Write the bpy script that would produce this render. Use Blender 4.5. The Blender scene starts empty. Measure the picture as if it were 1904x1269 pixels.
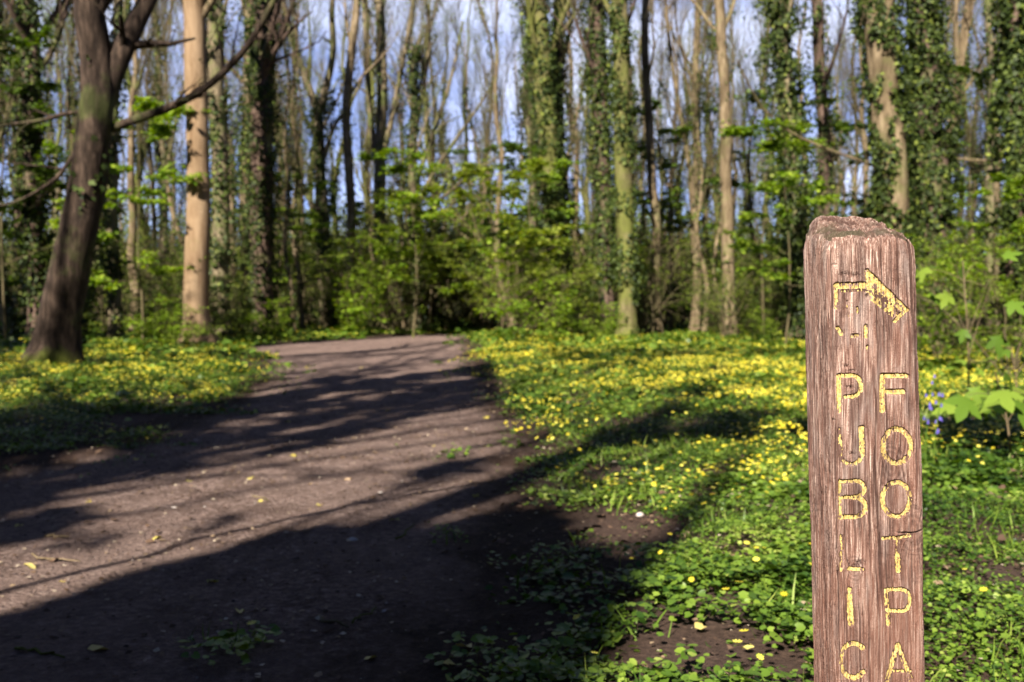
import bpy, math
import numpy as np
from math import radians, sin, cos, tan, pi

# ------------------------------------------------------------------ basics
scn = bpy.context.scene
COL = scn.collection
RNG = np.random.default_rng(11)
F, CX, CY, H = 1851.0, 952.0, 634.5, 1.1
PITCH = math.atan(64.5 / F)
AZ, EL = radians(21), radians(38)
BACK = np.array([-sin(AZ) * cos(EL), -cos(AZ) * cos(EL), sin(EL)]) / sin(EL)   # towards the sun, per metre of height

def ray(px, py):
    dx, dy = (px - CX) / F, (CY - py) / F
    return np.array([dx, cos(PITCH) + dy * sin(PITCH), -sin(PITCH) + dy * cos(PITCH)])
def at(px, py, Y):
    d = ray(px, py); return np.array([0, 0, H]) + d * (Y / d[1])
def gnd(px, py):
    d = ray(px, max(py, 577)); return np.array([0, 0, H]) + d * (-H / d[2])
def gy(py):
    return gnd(CX, py)[1]

# ------------------------------------------------------------------ noise
def _h(ix, iy, s):
    n = (ix.astype(np.int64) * 374761393 + iy.astype(np.int64) * 668265263 + s * 982451653) & 0x7fffffff
    n = ((n ^ (n >> 13)) * 1274126177) & 0x7fffffff
    return ((n ^ (n >> 16)) & 0xffff) / 65535.0
def vn(x, y, s=0):
    x = np.asarray(x, float); y = np.asarray(y, float)
    ix, iy = np.floor(x), np.floor(y); fx, fy = x - ix, y - iy
    fx = fx * fx * (3 - 2 * fx); fy = fy * fy * (3 - 2 * fy)
    a = _h(ix, iy, s); b = _h(ix + 1, iy, s); c = _h(ix, iy + 1, s); d = _h(ix + 1, iy + 1, s)
    return (a * (1 - fx) + b * fx) * (1 - fy) + (c * (1 - fx) + d * fx) * fy
def fbm(x, y, s=0, o=4):
    r = 0; a = 0.5; t = 0
    for k in range(o):
        r = r + a * vn(x * 2 ** k, y * 2 ** k, s + 17 * k); t += a; a *= .5
    return r / t
def sst(a, b, x):
    t = np.clip((x - a) / (b - a), 0, 1); return t * t * (3 - 2 * t)

# ------------------------------------------------------------------ meshes
def mesh(name, V, faces, mat=None, smooth=True, attrs=None, mats=None, midx=None):
    """V (n,3); faces: list of (m,k) int arrays"""
    V = np.asarray(V, np.float32)
    faces = [np.asarray(f, np.int32) for f in faces if len(f)]
    me = bpy.data.meshes.new(name)
    me.vertices.add(len(V)); me.vertices.foreach_set('co', V.ravel())
    nl = sum(f.size for f in faces); nf = sum(len(f) for f in faces)
    me.loops.add(nl); me.loops.foreach_set('vertex_index', np.concatenate([f.ravel() for f in faces]))
    tot = np.concatenate([np.full(len(f), f.shape[1], np.int32) for f in faces])
    st = np.concatenate([[0], np.cumsum(tot)[:-1]]).astype(np.int32)
    me.polygons.add(nf); me.polygons.foreach_set('loop_start', st)
    try: me.polygons.foreach_set('loop_total', tot)
    except Exception: pass
    me.polygons.foreach_set('use_smooth', np.full(nf, smooth, bool))
    for k, a in (attrs or {}).items():
        at_ = me.attributes.new(k, 'FLOAT', 'POINT'); at_.data.foreach_set('value', np.asarray(a, np.float32).ravel())
    for m in (mats or ([mat] if mat else [])): me.materials.append(m)
    if midx is not None: me.polygons.foreach_set('material_index', np.asarray(midx, np.int32))
    me.update(calc_edges=True); me.validate()
    return me
def obj(name, me, parent=None, loc=None):
    o = bpy.data.objects.new(name, me); COL.objects.link(o)
    if parent is not None: o.parent = parent
    if loc is not None: o.location = loc
    return o
def empty(name, loc=(0, 0, 0)):
    o = bpy.data.objects.new(name, None); COL.objects.link(o); o.location = loc; o.empty_display_size = .2
    return o
def tag(o, label=None, cat=None, group=None, kind=None):
    if label: o['label'] = label
    if cat: o['category'] = cat
    if group: o['group'] = group
    if kind: o['kind'] = kind
    return o
def copy_thing(r, loc, rz=0, sc=1, label=None, group=None, scz=None):
    c = r.copy(); COL.objects.link(c); c.location = loc; c.rotation_euler = (0, 0, rz)
    c.scale = (sc, sc, scz or sc)
    if label: c['label'] = label
    if group: c['group'] = group
    for ch in [x for x in bpy.data.objects if x.parent == r]:
        d = ch.copy(); COL.objects.link(d); d.parent = c
    return c

class Acc:                       # collects vertex / face arrays
    def __init__(s): s.V = []; s.F = {}; s.A = []; s.n = 0
    def add(s, V, Fc, tint=None):
        V = np.asarray(V).reshape(-1, 3)
        for f in (Fc if isinstance(Fc, list) else [Fc]):
            f = np.asarray(f); s.F.setdefault(f.shape[-1], []).append(f.reshape(-1, f.shape[-1]) + s.n)
        s.V.append(V); s.A.append(np.full(len(V), .5) if tint is None else np.broadcast_to(np.asarray(tint, float), (len(V),)))
        s.n += len(V)
    def mesh(s, name, mat, smooth=True):
        return mesh(name, np.concatenate(s.V), [np.concatenate(v) for v in s.F.values()], mat, smooth, {'tint': np.concatenate(s.A)})

def norm(a): return a / np.maximum(np.linalg.norm(a, axis=-1, keepdims=True), 1e-9)

def tubes(P, R, sides, lobes=None):
    """P (M,K,3), R (M,K) -> verts, quads"""
    P = np.asarray(P, float); R = np.asarray(R, float)
    M, K, _ = P.shape
    T = norm(np.gradient(P, axis=1))
    mean = norm(P[:, -1] - P[:, 0])
    ref = np.where(np.abs(mean[:, :1]) < .7, np.array([[1., 0, 0]]), np.array([[0., 1, 0]]))[:, None, :]
    U = norm(np.cross(T, ref)); W = np.cross(T, U)
    a = np.arange(sides) * 2 * pi / sides
    RR = R[:, :, None] * np.ones(sides)
    if lobes is not None: RR = RR * lobes
    V = P[:, :, None, :] + RR[..., None] * (U[:, :, None, :] * np.cos(a)[:, None] + W[:, :, None, :] * np.sin(a)[:, None])
    idx = np.arange(M * K * sides).reshape(M, K, sides); nx = np.roll(idx, -1, axis=2)
    Q = np.stack([idx[:, :-1], nx[:, :-1], nx[:, 1:], idx[:, 1:]], -1).reshape(-1, 4)
    return V.reshape(-1, 3), Q

def sample_path(P, R, pi_, t):
    K = P.shape[1]; f = t * (K - 1); i = np.minimum(f.astype(int), K - 2); w = (f - i)[:, None]
    A, B = P[pi_, i], P[pi_, i + 1]
    return A * (1 - w) + B * w, norm(B - A), R[pi_, i] * (1 - w[:, 0]) + R[pi_, i + 1] * w[:, 0]

def grow(rng, P, R, n, tr, lr, ang, up=.1, wob=.15, K=6, rf=.55, tip=.2, side=None, rmin=.004):
    M = len(P); pi_ = np.repeat(np.arange(M), n); N = len(pi_)
    t = rng.uniform(tr[0], tr[1], N)
    C, T, r = sample_path(P, R, pi_, t)
    rd = rng.normal(size=(N, 3)); pp = norm(rd - (rd * T).sum(1, keepdims=True) * T)
    a = rng.uniform(ang[0], ang[1], N)[:, None]
    D = norm(T * np.cos(a) + pp * np.sin(a) + np.array([0, 0, up]))
    if side is not None: D = norm(D + np.array(side))
    L = rng.uniform(lr[0], lr[1], N) * (1.15 - .6 * t)
    out = np.zeros((N, K, 3)); out[:, 0] = C
    for k in range(1, K):
        D = norm(D + rng.normal(size=(N, 3)) * wob + np.array([0, 0, up * .35]))
        out[:, k] = out[:, k - 1] + D * (L / (K - 1))[:, None]
    R2 = np.maximum(r * rf, rmin)[:, None] * np.linspace(1, tip, K)
    return out, np.maximum(R2, rmin * .6)

# leaf templates: x along the leaf, y across, z up ; base at the origin, unit length
LEAF4 = (np.array([[0, 0, 0], [.45, .38, .06], [1, 0, -.08], [.45, -.38, .06]]), np.array([[0, 1, 2, 3]]))
LEAF7 = (np.array([[.12, 0, 0], [-.05, .28, .05], [.3, .5, .1], [.75, .36, .04], [1, 0, -.08], [.75, -.36, .04], [.3, -.5, .1], [-.05, -.28, .05], [.42, 0, 0]]),
         np.array([[8, 0, 1], [8, 1, 2], [8, 2, 3], [8, 3, 4], [8, 4, 5], [8, 5, 6], [8, 6, 7], [8, 7, 0]]))
def palmate():
    pts = []
    lob = [(-125, .45), (-62, .85), (0, 1.05), (62, .85), (125, .45)]
    for i, (a, r) in enumerate(lob):
        for da, rr in ((-22, .62), (-8, .85), (0, 1.0), (8, .85), (22, .62)):
            q = radians(a + da); pts.append([.3 + r * rr * .75 * cos(q), r * rr * .75 * sin(q), -.12 * (r * rr) ** 2])
        if i < 4:
            q = radians(a + 31); pts.append([.3 + .3 * cos(q), .3 * sin(q), 0.02])
    pts = [[.3, 0, .05], [.1, 0, 0]] + pts
    n = len(pts); f = [[0, i, i + 1] for i in range(1, n - 1)] + [[0, n - 1, 1]]
    return np.array(pts), np.array(f)
PALM = palmate()
def flower_tpl(n=8):
    V = [[0, 0, .03]]; Fc = []
    for i in range(n):
        a = 2 * pi * i / n
        for da, r, z in ((-.3, .55, .06), (-.16, .95, .16), (.16, .95, .16), (.3, .55, .06)):
            V.append([r * cos(a + da) * .55, r * sin(a + da) * .55, z * .6])
        k = 1 + 4 * i; Fc += [[0, k, k + 1], [0, k + 1, k + 2], [0, k + 2, k + 3]]
    return np.array(V), np.array(Fc)
FLOWER = flower_tpl()

def basis(X, N):
    """rotation whose x axis is X, z axis close to N"""
    X = norm(X); Y = norm(np.cross(N, X)); Z = np.cross(X, Y)
    return np.stack([X, Y, Z], -1)
def inst(tpl, pos, B, sc, rng=None, tint=None):
    V, Fc = tpl; n = len(pos)
    sc = np.broadcast_to(np.asarray(sc, float), (n,))
    W = np.einsum('nij,vj->nvi', B, V) * sc[:, None, None] + pos[:, None, :]
    FF = (Fc[None] + (np.arange(n) * len(V))[:, None, None]).reshape(-1, Fc.shape[1])
    tt = np.repeat(rng.random(n) if tint is None else np.broadcast_to(tint, (n,)), len(V))
    return W.reshape(-1, 3), FF, tt
def rnd_dir(rng, n, flat=.3):
    a = rng.uniform(0, 2 * pi, n); return norm(np.stack([np.cos(a), np.sin(a), rng.normal(size=n) * flat], -1))

# ------------------------------------------------------------------ materials
class NT:
    def __init__(s, name):
        s.m = bpy.data.materials.new(name); s.m.use_nodes = True; s.t = s.m.node_tree; s.t.nodes.clear()
        s.out = s.n('ShaderNodeOutputMaterial')
    def n(s, ty, **k):
        x = s.t.nodes.new(ty)
        for a, b in k.items():
            if a.startswith('i_'):
                x.inputs[a[2:].replace('_', ' ')].default_value = b
            else: setattr(x, a, b)
        return x
    def l(s, a, b): s.t.links.new(a, b)
    def noise(s, vec, scale, detail=5, rough=.6, dist=0):
        x = s.n('ShaderNodeTexNoise'); x.inputs['Scale'].default_value = scale; x.inputs['Detail'].default_value = detail
        x.inputs['Roughness'].default_value = rough; x.inputs['Distortion'].default_value = dist
        if vec is not None: s.l(vec, x.inputs['Vector'])
        return x.outputs['Fac']
    def ramp(s, fac, stops):
        x = s.n('ShaderNodeValToRGB'); e = x.color_ramp.elements
        while len(e) < len(stops): e.new(.5)
        for el, (p, c) in zip(e, stops): el.position = p; el.color = (*c, 1) if len(c) == 3 else c
        s.l(fac, x.inputs['Fac']); return x.outputs['Color']
    def mix(s, fac, a, b):
        x = s.n('ShaderNodeMix', data_type='RGBA')
        for sock, v in ((x.inputs[0], fac), (x.inputs[6], a), (x.inputs[7], b)):
            if hasattr(v, 'links'): s.l(v, sock)
            elif isinstance(v, tuple): sock.default_value = (*v, 1)
            else: sock.default_value = v
        return x.outputs[2]
    def math(s, op, a, b=0.0):
        x = s.n('ShaderNodeMath', operation=op)
        for sock, v in ((x.inputs[0], a), (x.inputs[1], b)):
            if hasattr(v, 'links'): s.l(v, sock)
            else: sock.default_value = v
        return x.outputs[0]
    def map(s, vec, sc):
        x = s.n('ShaderNodeMapping'); x.inputs['Scale'].default_value = sc; s.l(vec, x.inputs['Vector']); return x.outputs[0]
    def bump(s, h, st=.5, d=.02):
        x = s.n('ShaderNodeBump'); x.inputs['Strength'].default_value = st; x.inputs['Distance'].default_value = d
        s.l(h, x.inputs['Height']); return x.outputs[0]
    def attr(s, a): return s.n('ShaderNodeAttribute', attribute_name=a).outputs['Fac']
    def bsdf(s, col, rough=.8, nrm=None, spec=.3):
        x = s.n('ShaderNodeBsdfPrincipled'); x.inputs['Specular IOR Level'].default_value = spec
        if hasattr(rough, 'links'): s.l(rough, x.inputs['Roughness'])
        else: x.inputs['Roughness'].default_value = rough
        if hasattr(col, 'links'): s.l(col, x.inputs['Base Color'])
        else: x.inputs['Base Color'].default_value = (*col, 1)
        if nrm is not None: s.l(nrm, x.inputs['Normal'])
        s.l(x.outputs[0], s.out.inputs[0]); return x

def bark(name, dark, mid, light, moss=.3, scale=1.0, mosscol=(.10, .13, .03)):
    t = NT(name); co = t.n('ShaderNodeTexCoord').outputs['Object']
    a = t.noise(t.map(co, (9 * scale, 9 * scale, 1.6 * scale)), 1.2, 7, .65, .4)
    b = t.noise(co, 1.3, 4, .6)
    c = t.ramp(a, [(.28, dark), (.5, mid), (.72, light)])
    mk = t.ramp(b, [(.62 - moss * .35, (0, 0, 0)), (.70 - moss * .2, (1, 1, 1))])
    mv = t.math('MULTIPLY', mk, min(.9, moss * 1.6))
    sx = t.n('ShaderNodeSeparateXYZ'); t.l(co, sx.inputs[0]); bz = t.math('ADD', t.math('MULTIPLY', sx.outputs[2], -.9), b)
    c2 = t.mix(mv, c, mosscol); c2 = t.mix(t.math('MULTIPLY', t.ramp(bz, [(.18, (0, 0, 0)), (.42, (1, 1, 1))]), .75 if moss > .25 else 0.0), c2, (.13, .15, .02))
    st_ = t.noise(t.map(co, (2.2, 2.2, .9)), 1.1, 4, .55); c2 = t.mix(t.math('MULTIPLY', t.ramp(st_, [(.5, (0, 0, 0)), (.62, (1, 1, 1))]), .45), c2, dark)
    t.bsdf(c2, .9, t.bump(a, .9, .03), .15)
    return t.m
def leafmat(name, stops, trans=.35, rough=.5, spec=.35):
    t = NT(name); c = t.ramp(t.attr('tint'), stops)
    p = t.n('ShaderNodeBsdfPrincipled'); p.inputs['Roughness'].default_value = rough; p.inputs['Specular IOR Level'].default_value = spec
    t.l(c, p.inputs['Base Color'])
    tr = t.n('ShaderNodeBsdfTranslucent')
    hs = t.n('ShaderNodeHueSaturation'); hs.inputs['Saturation'].default_value = 1.15; hs.inputs['Value'].default_value = 1.3; t.l(c, hs.inputs['Color'])
    t.l(hs.outputs[0], tr.inputs['Color'])
    mx = t.n('ShaderNodeMixShader'); mx.inputs[0].default_value = trans
    t.l(p.outputs[0], mx.inputs[1]); t.l(tr.outputs[0], mx.inputs[2]); t.l(mx.outputs[0], t.out.inputs[0])
    return t.m

M = {}
M['beech'] = bark('smooth_tan_bark', (.12, .07, .035), (.22, .148, .085), (.30, .21, .125), .12, .5)
M['tan'] = bark('tan_bark', (.045, .03, .016), (.15, .11, .062), (.27, .205, .125), .25, .8)
M['grey'] = bark('grey_bark', (.045, .034, .022), (.14, .11, .065), (.27, .21, .13), .45)
M['dark'] = bark('dark_bark', (.025, .017, .012), (.085, .055, .04), (.17, .115, .085), .3)
M['brown'] = bark('brown_bark', (.012, .008, .006), (.040, .027, .019), (.125, .085, .06), .27, 1.5)
M['mossy'] = bark('mossy_bark', (.04, .032, .015), (.12, .10, .045), (.24, .20, .10), .8, 1, (.11, .12, .025))
M['twig'] = bark('twig_bark', (.035, .027, .014), (.095, .075, .038), (.17, .14, .07), .3)
M['farstem'] = bark('far_stem_bark', (.05, .045, .02), (.11, .10, .05), (.20, .18, .09), .5)
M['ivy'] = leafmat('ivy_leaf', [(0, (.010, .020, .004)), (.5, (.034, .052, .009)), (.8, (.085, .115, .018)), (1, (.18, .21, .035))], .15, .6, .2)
M['spring'] = leafmat('spring_leaf', [(0, (.08, .15, .012)), (.5, (.17, .26, .022)), (1, (.30, .38, .04))], .4, .5, .2)
M['maple'] = leafmat('maple_leaf', [(0, (.07, .13, .014)), (.5, (.12, .20, .022)), (1, (.22, .30, .04))], .4, .5, .2)
M['bronze'] = leafmat('bronze_leaf', [(0, (.08, .13, .012)), (.5, (.17, .22, .025)), (1, (.28, .31, .05))], .4, .5, .2)
M['deep'] = leafmat('deep_leaf', [(0, (.025, .05, .008)), (.5, (.07, .12, .014)), (1, (.16, .23, .03))], .3)
M['cover'] = leafmat('celandine_leaf', [(0, (.028, .065, .008)), (.4, (.095, .165, .018)), (.8, (.18, .26, .030)), (1, (.32, .38, .08))], .3, .45, .35)
M['farwood'] = leafmat('far_leaf', [(0, (.07, .11, .014)), (.5, (.17, .24, .030)), (1, (.32, .38, .05))], .4, .6, .1)
M['petal'] = leafmat('yellow_petal', [(0, (.62, .48, .02)), (.5, (.78, .66, .05)), (1, (.88, .80, .14))], .25, .35, .4)
M['blue'] = leafmat('bluebell_petal', [(0, (.07, .05, .28)), (1, (.15, .12, .45))], .3)
M['fallen'] = leafmat('fallen_leaf', [(0, (.42, .33, .05)), (.4, (.52, .45, .14)), (.7, (.45, .25, .12)), (1, (.55, .42, .28))], .1, .6, .2)
M['litter'] = leafmat('litter_scrap', [(0, (.04, .025, .018)), (.5, (.13, .08, .05)), (.78, (.28, .20, .12)), (1, (.52, .43, .31))], .05, .8, .1)

def ground_mat(name, stops, patch, sc=1.0):
    t = NT(name); co = t.n('ShaderNodeTexCoord').outputs['Object']
    a = t.noise(co, 1.1 * sc, 6, .6); b = t.noise(co, 35 * sc, 8, .75); v = t.n('ShaderNodeTexVoronoi'); v.inputs['Scale'].default_value = 60 * sc
    t.l(co, v.inputs['Vector'])
    c = t.ramp(b, stops)
    c = t.mix(t.ramp(a, [(.4, (0, 0, 0)), (.65, (1, 1, 1))]), c, t.mix(.55, c, patch))
    h = t.math('ADD', b, t.math('MULTIPLY', v.outputs['Distance'], .35))
    t.bsdf(c, .95, t.bump(h, .8, .02), .15)
    return t.m
M['soil'] = ground_mat('woodland_soil', [(.3, (.022, .014, .010)), (.5, (.055, .035, .026)), (.68, (.11, .07, .05))], (.05, .028, .018))
SOILR = [(.3, (.022, .014, .010)), (.5, (.055, .035, .026)), (.68, (.11, .07, .05))]
def path_mat():
    t = NT('trodden_earth'); co = t.n('ShaderNodeTexCoord').outputs['Object']
    a = t.noise(co, .9, 6, .62); b = t.noise(co, 30, 8, .75); m = t.noise(t.map(co, (1, .55, 1)), 5, 6, .6, .5); v = t.n('ShaderNodeTexVoronoi'); v.inputs['Scale'].default_value = 55; t.l(co, v.inputs['Vector'])
    c = t.ramp(b, [(.28, (.055, .034, .026)), (.42, (.165, .110, .088)), (.54, (.28, .195, .160)), (.68, (.54, .42, .36))])
    c = t.mix(t.math('MULTIPLY', t.ramp(m, [(.42, (0, 0, 0)), (.62, (1, 1, 1))]), .55), c, (.085, .053, .041))
    c = t.mix(t.math('MULTIPLY', t.ramp(a, [(.45, (0, 0, 0)), (.62, (1, 1, 1))]), .5), c, (.28, .198, .162))
    e = t.math('ADD', t.attr('edge'), t.math('MULTIPLY', t.math('SUBTRACT', m, .5), .9))
    soil = t.mix(t.ramp(a, [(.4, (0, 0, 0)), (.65, (1, 1, 1))]), t.ramp(b, SOILR), (.05, .028, .018))
    c = t.mix(t.ramp(e, [(0.0, (0, 0, 0)), (.35, (1, 1, 1))]), soil, c)
    hh = t.math('ADD', t.math('ADD', b, t.math('MULTIPLY', v.outputs['Distance'], .35)), t.math('MULTIPLY', m, 1.5))
    t.bsdf(c, .95, t.bump(hh, 1.0, .06), .12); return t.m
M['path'] = path_mat()
t = NT('pebble'); t.bsdf(t.ramp(t.attr('tint'), [(0, (.10, .075, .06)), (.6, (.26, .20, .17)), (1, (.48, .42, .37))]), .8); M['stone'] = t.m

# ------------------------------------------------------------------ terrain
# right and left path edges as world polylines (y -> x)
RE = [gnd(*p) for p in ((560, 1600), (760, 1269), (900, 1060), (985, 930), (960, 840), (928, 760), (905, 700), (868, 655), (868, 632), (880, 622))]
LE = [gnd(*p) for p in ((-500, 1150), (-220, 960), (0, 885), (200, 850), (350, 800), (430, 745), (500, 705), (500, 668), (455, 646), (560, 637), (700, 629), (800, 624))]
ry, rx = np.array([p[1] for p in RE]), np.array([p[0] for p in RE])
ly, lx = np.array([p[1] for p in LE]), np.array([p[0] for p in LE])
ly, lx = np.concatenate([[-30], ly]), np.concatenate([[-6.5], lx])
ry, rx = np.concatenate([[-30], ry]), np.concatenate([[-1.5], rx])
def path_d(x, y):
    """signed distance-like: >0 inside the path"""
    a = x - np.interp(y, ly, lx); b = np.interp(y, ry, rx) - x
    d = np.minimum(a, b)
    d = np.where(y > ly[-1], -np.abs(y - ly[-1]) - .2, d)
    return d
def terr(x, y):
    pd = path_d(x, y)
    z = .10 * (fbm(x * .25, y * .25, 3, 3) - .5) * sst(3, 12, y) + .035 * (fbm(x * 1.1, y * 1.1, 5, 3) - .5)
    z = z + .07 * sst(0, -1.6, pd) + .28 * np.exp(-((x + .2) ** 2 / 3 + (y - 27) ** 2 / 30))
    return z
def grid(name, x0, x1, nx, y0, y1, ny, mat, zf, keep=None, warp=1.0):
    u = np.linspace(0, 1, ny) ** warp
    X, Y = np.meshgrid(np.linspace(x0, x1, nx), y0 + (y1 - y0) * u)
    Z = zf(X, Y)
    V = np.stack([X, Y, Z], -1).reshape(-1, 3)
    idx = np.arange(nx * ny).reshape(ny, nx)
    Q = np.stack([idx[:-1, :-1], idx[:-1, 1:], idx[1:, 1:], idx[1:, :-1]], -1).reshape(-1, 4)
    if keep is not None:
        k = keep(V[:, 0], V[:, 1]); Q = Q[k[Q].all(1)]
        used = np.zeros(len(V), bool); used[Q.ravel()] = True
        mp = np.cumsum(used) - 1; V = V[used]; Q = mp[Q]
    return mesh(name, V, [Q], mat)
g = obj('ground', grid('ground', -60, 60, 340, -30, 130, 420, M['soil'], terr)); tag(g, kind='structure')
g2 = obj('distant_ground', grid('distant_ground', -500, 500, 30, -300, 700, 30, M['soil'], lambda x, y: 0 * x - .35)); tag(g2, kind='structure')
def edge_n(x, y): return path_d(x, y) + .55 * (fbm(x * 1.3, y * 1.3, 9, 3) - .5)
p = obj('path', grid('path', -14, 4, 420, -12, 38, 900, M['path'],
                     lambda x, y: terr(x, y) + .012 + .018 * (fbm(x * 3, y * 3, 21, 4) - .5) * sst(-.3, .3, edge_n(x, y)) * 0 + .012 * fbm(x * 9, y * 9, 23, 3) + .02 * (fbm(x * 2.2, y * 1.2, 25, 2) - .5),
                     keep=lambda x, y: edge_n(x, y) > -.5))
pm_ = p.data; cc = np.empty(len(pm_.vertices) * 3, np.float32); pm_.vertices.foreach_get('co', cc); cc = cc.reshape(-1, 3)
pm_.attributes.new('edge', 'FLOAT', 'POINT').data.foreach_set('value', edge_n(cc[:, 0], cc[:, 1]).astype(np.float32))
tag(p, kind='structure')

# ------------------------------------------------------------------ ground cover
def in_view(x, y, m=1.6): return (np.abs(x) < .53 * np.maximum(y, 0) + m)
def cover_density(x, y):
    e = edge_n(x, y); mid = (np.interp(y, ly, lx) + np.interp(y, ry, rx)) / 2
    e = np.where(x < mid, e + 3.6 * (fbm(x * .7, y * 1.3, 33, 4) - .42) * sst(-3.2, -.2, e) * sst(.9, 0, e), e)
    base = sst(.05, -.55, e)
    cl = fbm(x * 1.6, y * 1.6, 31, 4)
    near = sst(6.2, 4.8, y) * sst(1.3, .5, x)        # barer soil close to the camera, left part
    lo = .13 + .27 * near
    d = sst(lo - .04, lo + .16, cl) * base
    d = d * (1 - .55 * sst(.62, .72, fbm(x * .8 + 9, y * .8, 77, 3)) * sst(14, 8, y))
    tuft = (sst(.66, .74, fbm(x * 2.2, y * 2.2, 41, 3))) * sst(.9, .1, e) * .5 * (e > 0)
    wob_ = .35 * (fbm(x * 4, y * 4, 97, 3) - .5)
    for (px, py, a_, b_) in ((1290, 1240, .30, .22), (1170, 1000, .26, .45), (1130, 890, .20, .4), (960, 1180, .3, .3), (1350, 1150, .16, .16), (1475, 985, .12, .25)):
        c_ = gnd(px, py); q_ = np.hypot((x - c_[0]) / a_, (y - c_[1]) / b_) + wob_ * 2; d = d * (.06 + .94 * sst(.75, 1.15, q_))
    return np.clip(d + tuft, 0, 1)
def flower_density(x, y):
    c = sst(.42, .62, fbm(x * 1.1 + 3, y * 1.1, 61, 3))
    right = x > np.interp(y, ry, rx)
    band = np.where(right, .10 + .90 * sst(4.2, 7.0, y), .25 + .75 * sst(7, 11, y)) * (1 - .6 * sst(16, 24, y))
    nr = np.where(right, sst(2.4, 3.6, y), 1)
    c = c * (.35 + .65 * sst(.38, .6, fbm(x * .45, y * .45, 63, 2))); return band * nr * (.08 + 1.0 * c)
def scatter(n, x0, x1, y0, y1):
    return RNG.uniform(x0, x1, n), RNG.uniform(y0, y1, n)
def cover(bands):
    A = Acc()
    for (y0, y1, dens, size, tpl) in bands:
        w = .53 * y1 + 1.8; n = int(2 * w * (y1 - y0) * dens)
        x, y = scatter(n, -w, w, y0, y1)
        k = in_view(x, y) & (RNG.random(n) < cover_density(x, y)); x, y = x[k], y[k]; n = len(x)
        hgt = .015 + .12 * sst(.3, .75, fbm(x * 3.0, y * 3.0, 51, 3)) * RNG.random(n) ** .6 * (1 + .5 * (size > .05)) * (1 if size > .03 else .8)
        pos = np.stack([x, y, terr(x, y) + hgt], -1)
        N = norm(np.stack([RNG.normal(size=n) * .5, RNG.normal(size=n) * .5, np.ones(n)], -1))
        X = rnd_dir(RNG, n, .15)
        tn = np.clip(.40 + 1.3 * (fbm(x * 1.4, y * 1.4, 71, 4) - .5) + RNG.normal(size=n) * .24, 0, 1)
        V, Fc, tt = inst(tpl, pos, basis(X, N), size * RNG.uniform(.4, 1.2, n) * np.where(RNG.random(n) < .07, 1.7, 1) * (.8 + .5 * (fbm(x * 1.3, y * 1.3, 81, 2) > .52)), tint=tn)
        A.add(V, Fc, tt)
    return A
o = obj('ground_cover', cover([(2.1, 5, 7500, .021, LEAF7), (5, 7.5, 4300, .027, LEAF7), (7.5, 10, 2500, .036, LEAF4), (10, 18, 1000, .056, LEAF4), (18, 34, 260, .11, LEAF4), (34, 62, 75, .2, LEAF4)]).mesh('ground_cover', M['cover']))
tag(o, 'low green celandine leaves carpeting the woodland floor beside the path', 'ground cover', kind='stuff')
A = Acc()
for (y0, y1, dens, size) in ((2.3, 7, 260, .027), (7, 12, 420, .030), (12, 22, 360, .038), (22, 40, 120, .052), (40, 56, 30, .08)):
    w = .53 * y1 + 1.8; n = int(2 * w * (y1 - y0) * dens); x, y = scatter(n, -w, w, y0, y1)
    k = in_view(x, y) & (RNG.random(n) < cover_density(x, y) * flower_density(x, y)); x, y = x[k], y[k]; n = len(x)
    pos = np.stack([x, y, terr(x, y) + .04 + .105 * sst(.3, .75, fbm(x * 3.0, y * 3.0, 51, 3)) + RNG.uniform(0, .05, n)], -1)
    N = norm(np.stack([RNG.normal(size=n) * .3 - .15, RNG.normal(size=n) * .3 - .4, np.ones(n)], -1))
    V, Fc, tt = inst(FLOWER, pos, basis(rnd_dir(RNG, n, .1), N), size * RNG.uniform(.55, 1.15, n), rng=RNG)
    A.add(V, Fc, tt)
o = obj('flower_carpet', A.mesh('flower_carpet', M['petal'])); tag(o, 'scattered yellow celandine flowers over the green woodland floor', 'flowers', kind='stuff')
# grass blades on the verges
A = Acc(); n = 110000; x, y = scatter(n, -9, 9, 2.3, 16); k = in_view(x, y) & (RNG.random(n) < cover_density(x, y) * sst(.45, .6, fbm(x * 1.7, y * 1.7, 95, 3)) * .8); x, y = x[k], y[k]; n = len(x)
BL = (np.array([[0, .03, 0], [.5, .025, .02], [1, 0, -.12], [.5, -.025, .02], [0, -.03, 0]]), np.array([[0, 1, 2, 3, 4]]))
V, Fc, tt = inst(BL, np.stack([x, y, terr(x, y)], -1), basis(norm(np.stack([RNG.normal(size=n) * .5, RNG.normal(size=n) * .5, np.ones(n)], -1)), rnd_dir(RNG, n, .1)), RNG.uniform(.05, .14, n), rng=RNG)
A.add(V, Fc, tt); o = obj('grass', A.mesh('grass', M['cover'])); tag(o, 'thin grass blades mixed into the green verges', 'grass', kind='stuff')
A = Acc(); n = 5000; x, y = scatter(n, -8, 8, 2.2, 14); k = in_view(x, y) & (edge_n(x, y) < .1) & (RNG.random(n) < .45); x, y = x[k], y[k]; n = len(x)
V, Fc, tt = inst(LEAF7, np.stack([x, y, terr(x, y) + RNG.uniform(.02, .07, n)], -1), basis(rnd_dir(RNG, n, .3), norm(np.stack([RNG.normal(size=n) * .4, RNG.normal(size=n) * .4, np.ones(n)], -1))), RNG.uniform(.015, .042, n), tint=RNG.random(n) ** 1.5 * .85)
A.add(V, Fc, tt); o = obj('dead_leaves', A.mesh('dead_leaves', M['litter'])); tag(o, 'brown dead leaves caught among the green ground cover', 'dead leaves', kind='stuff')
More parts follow.
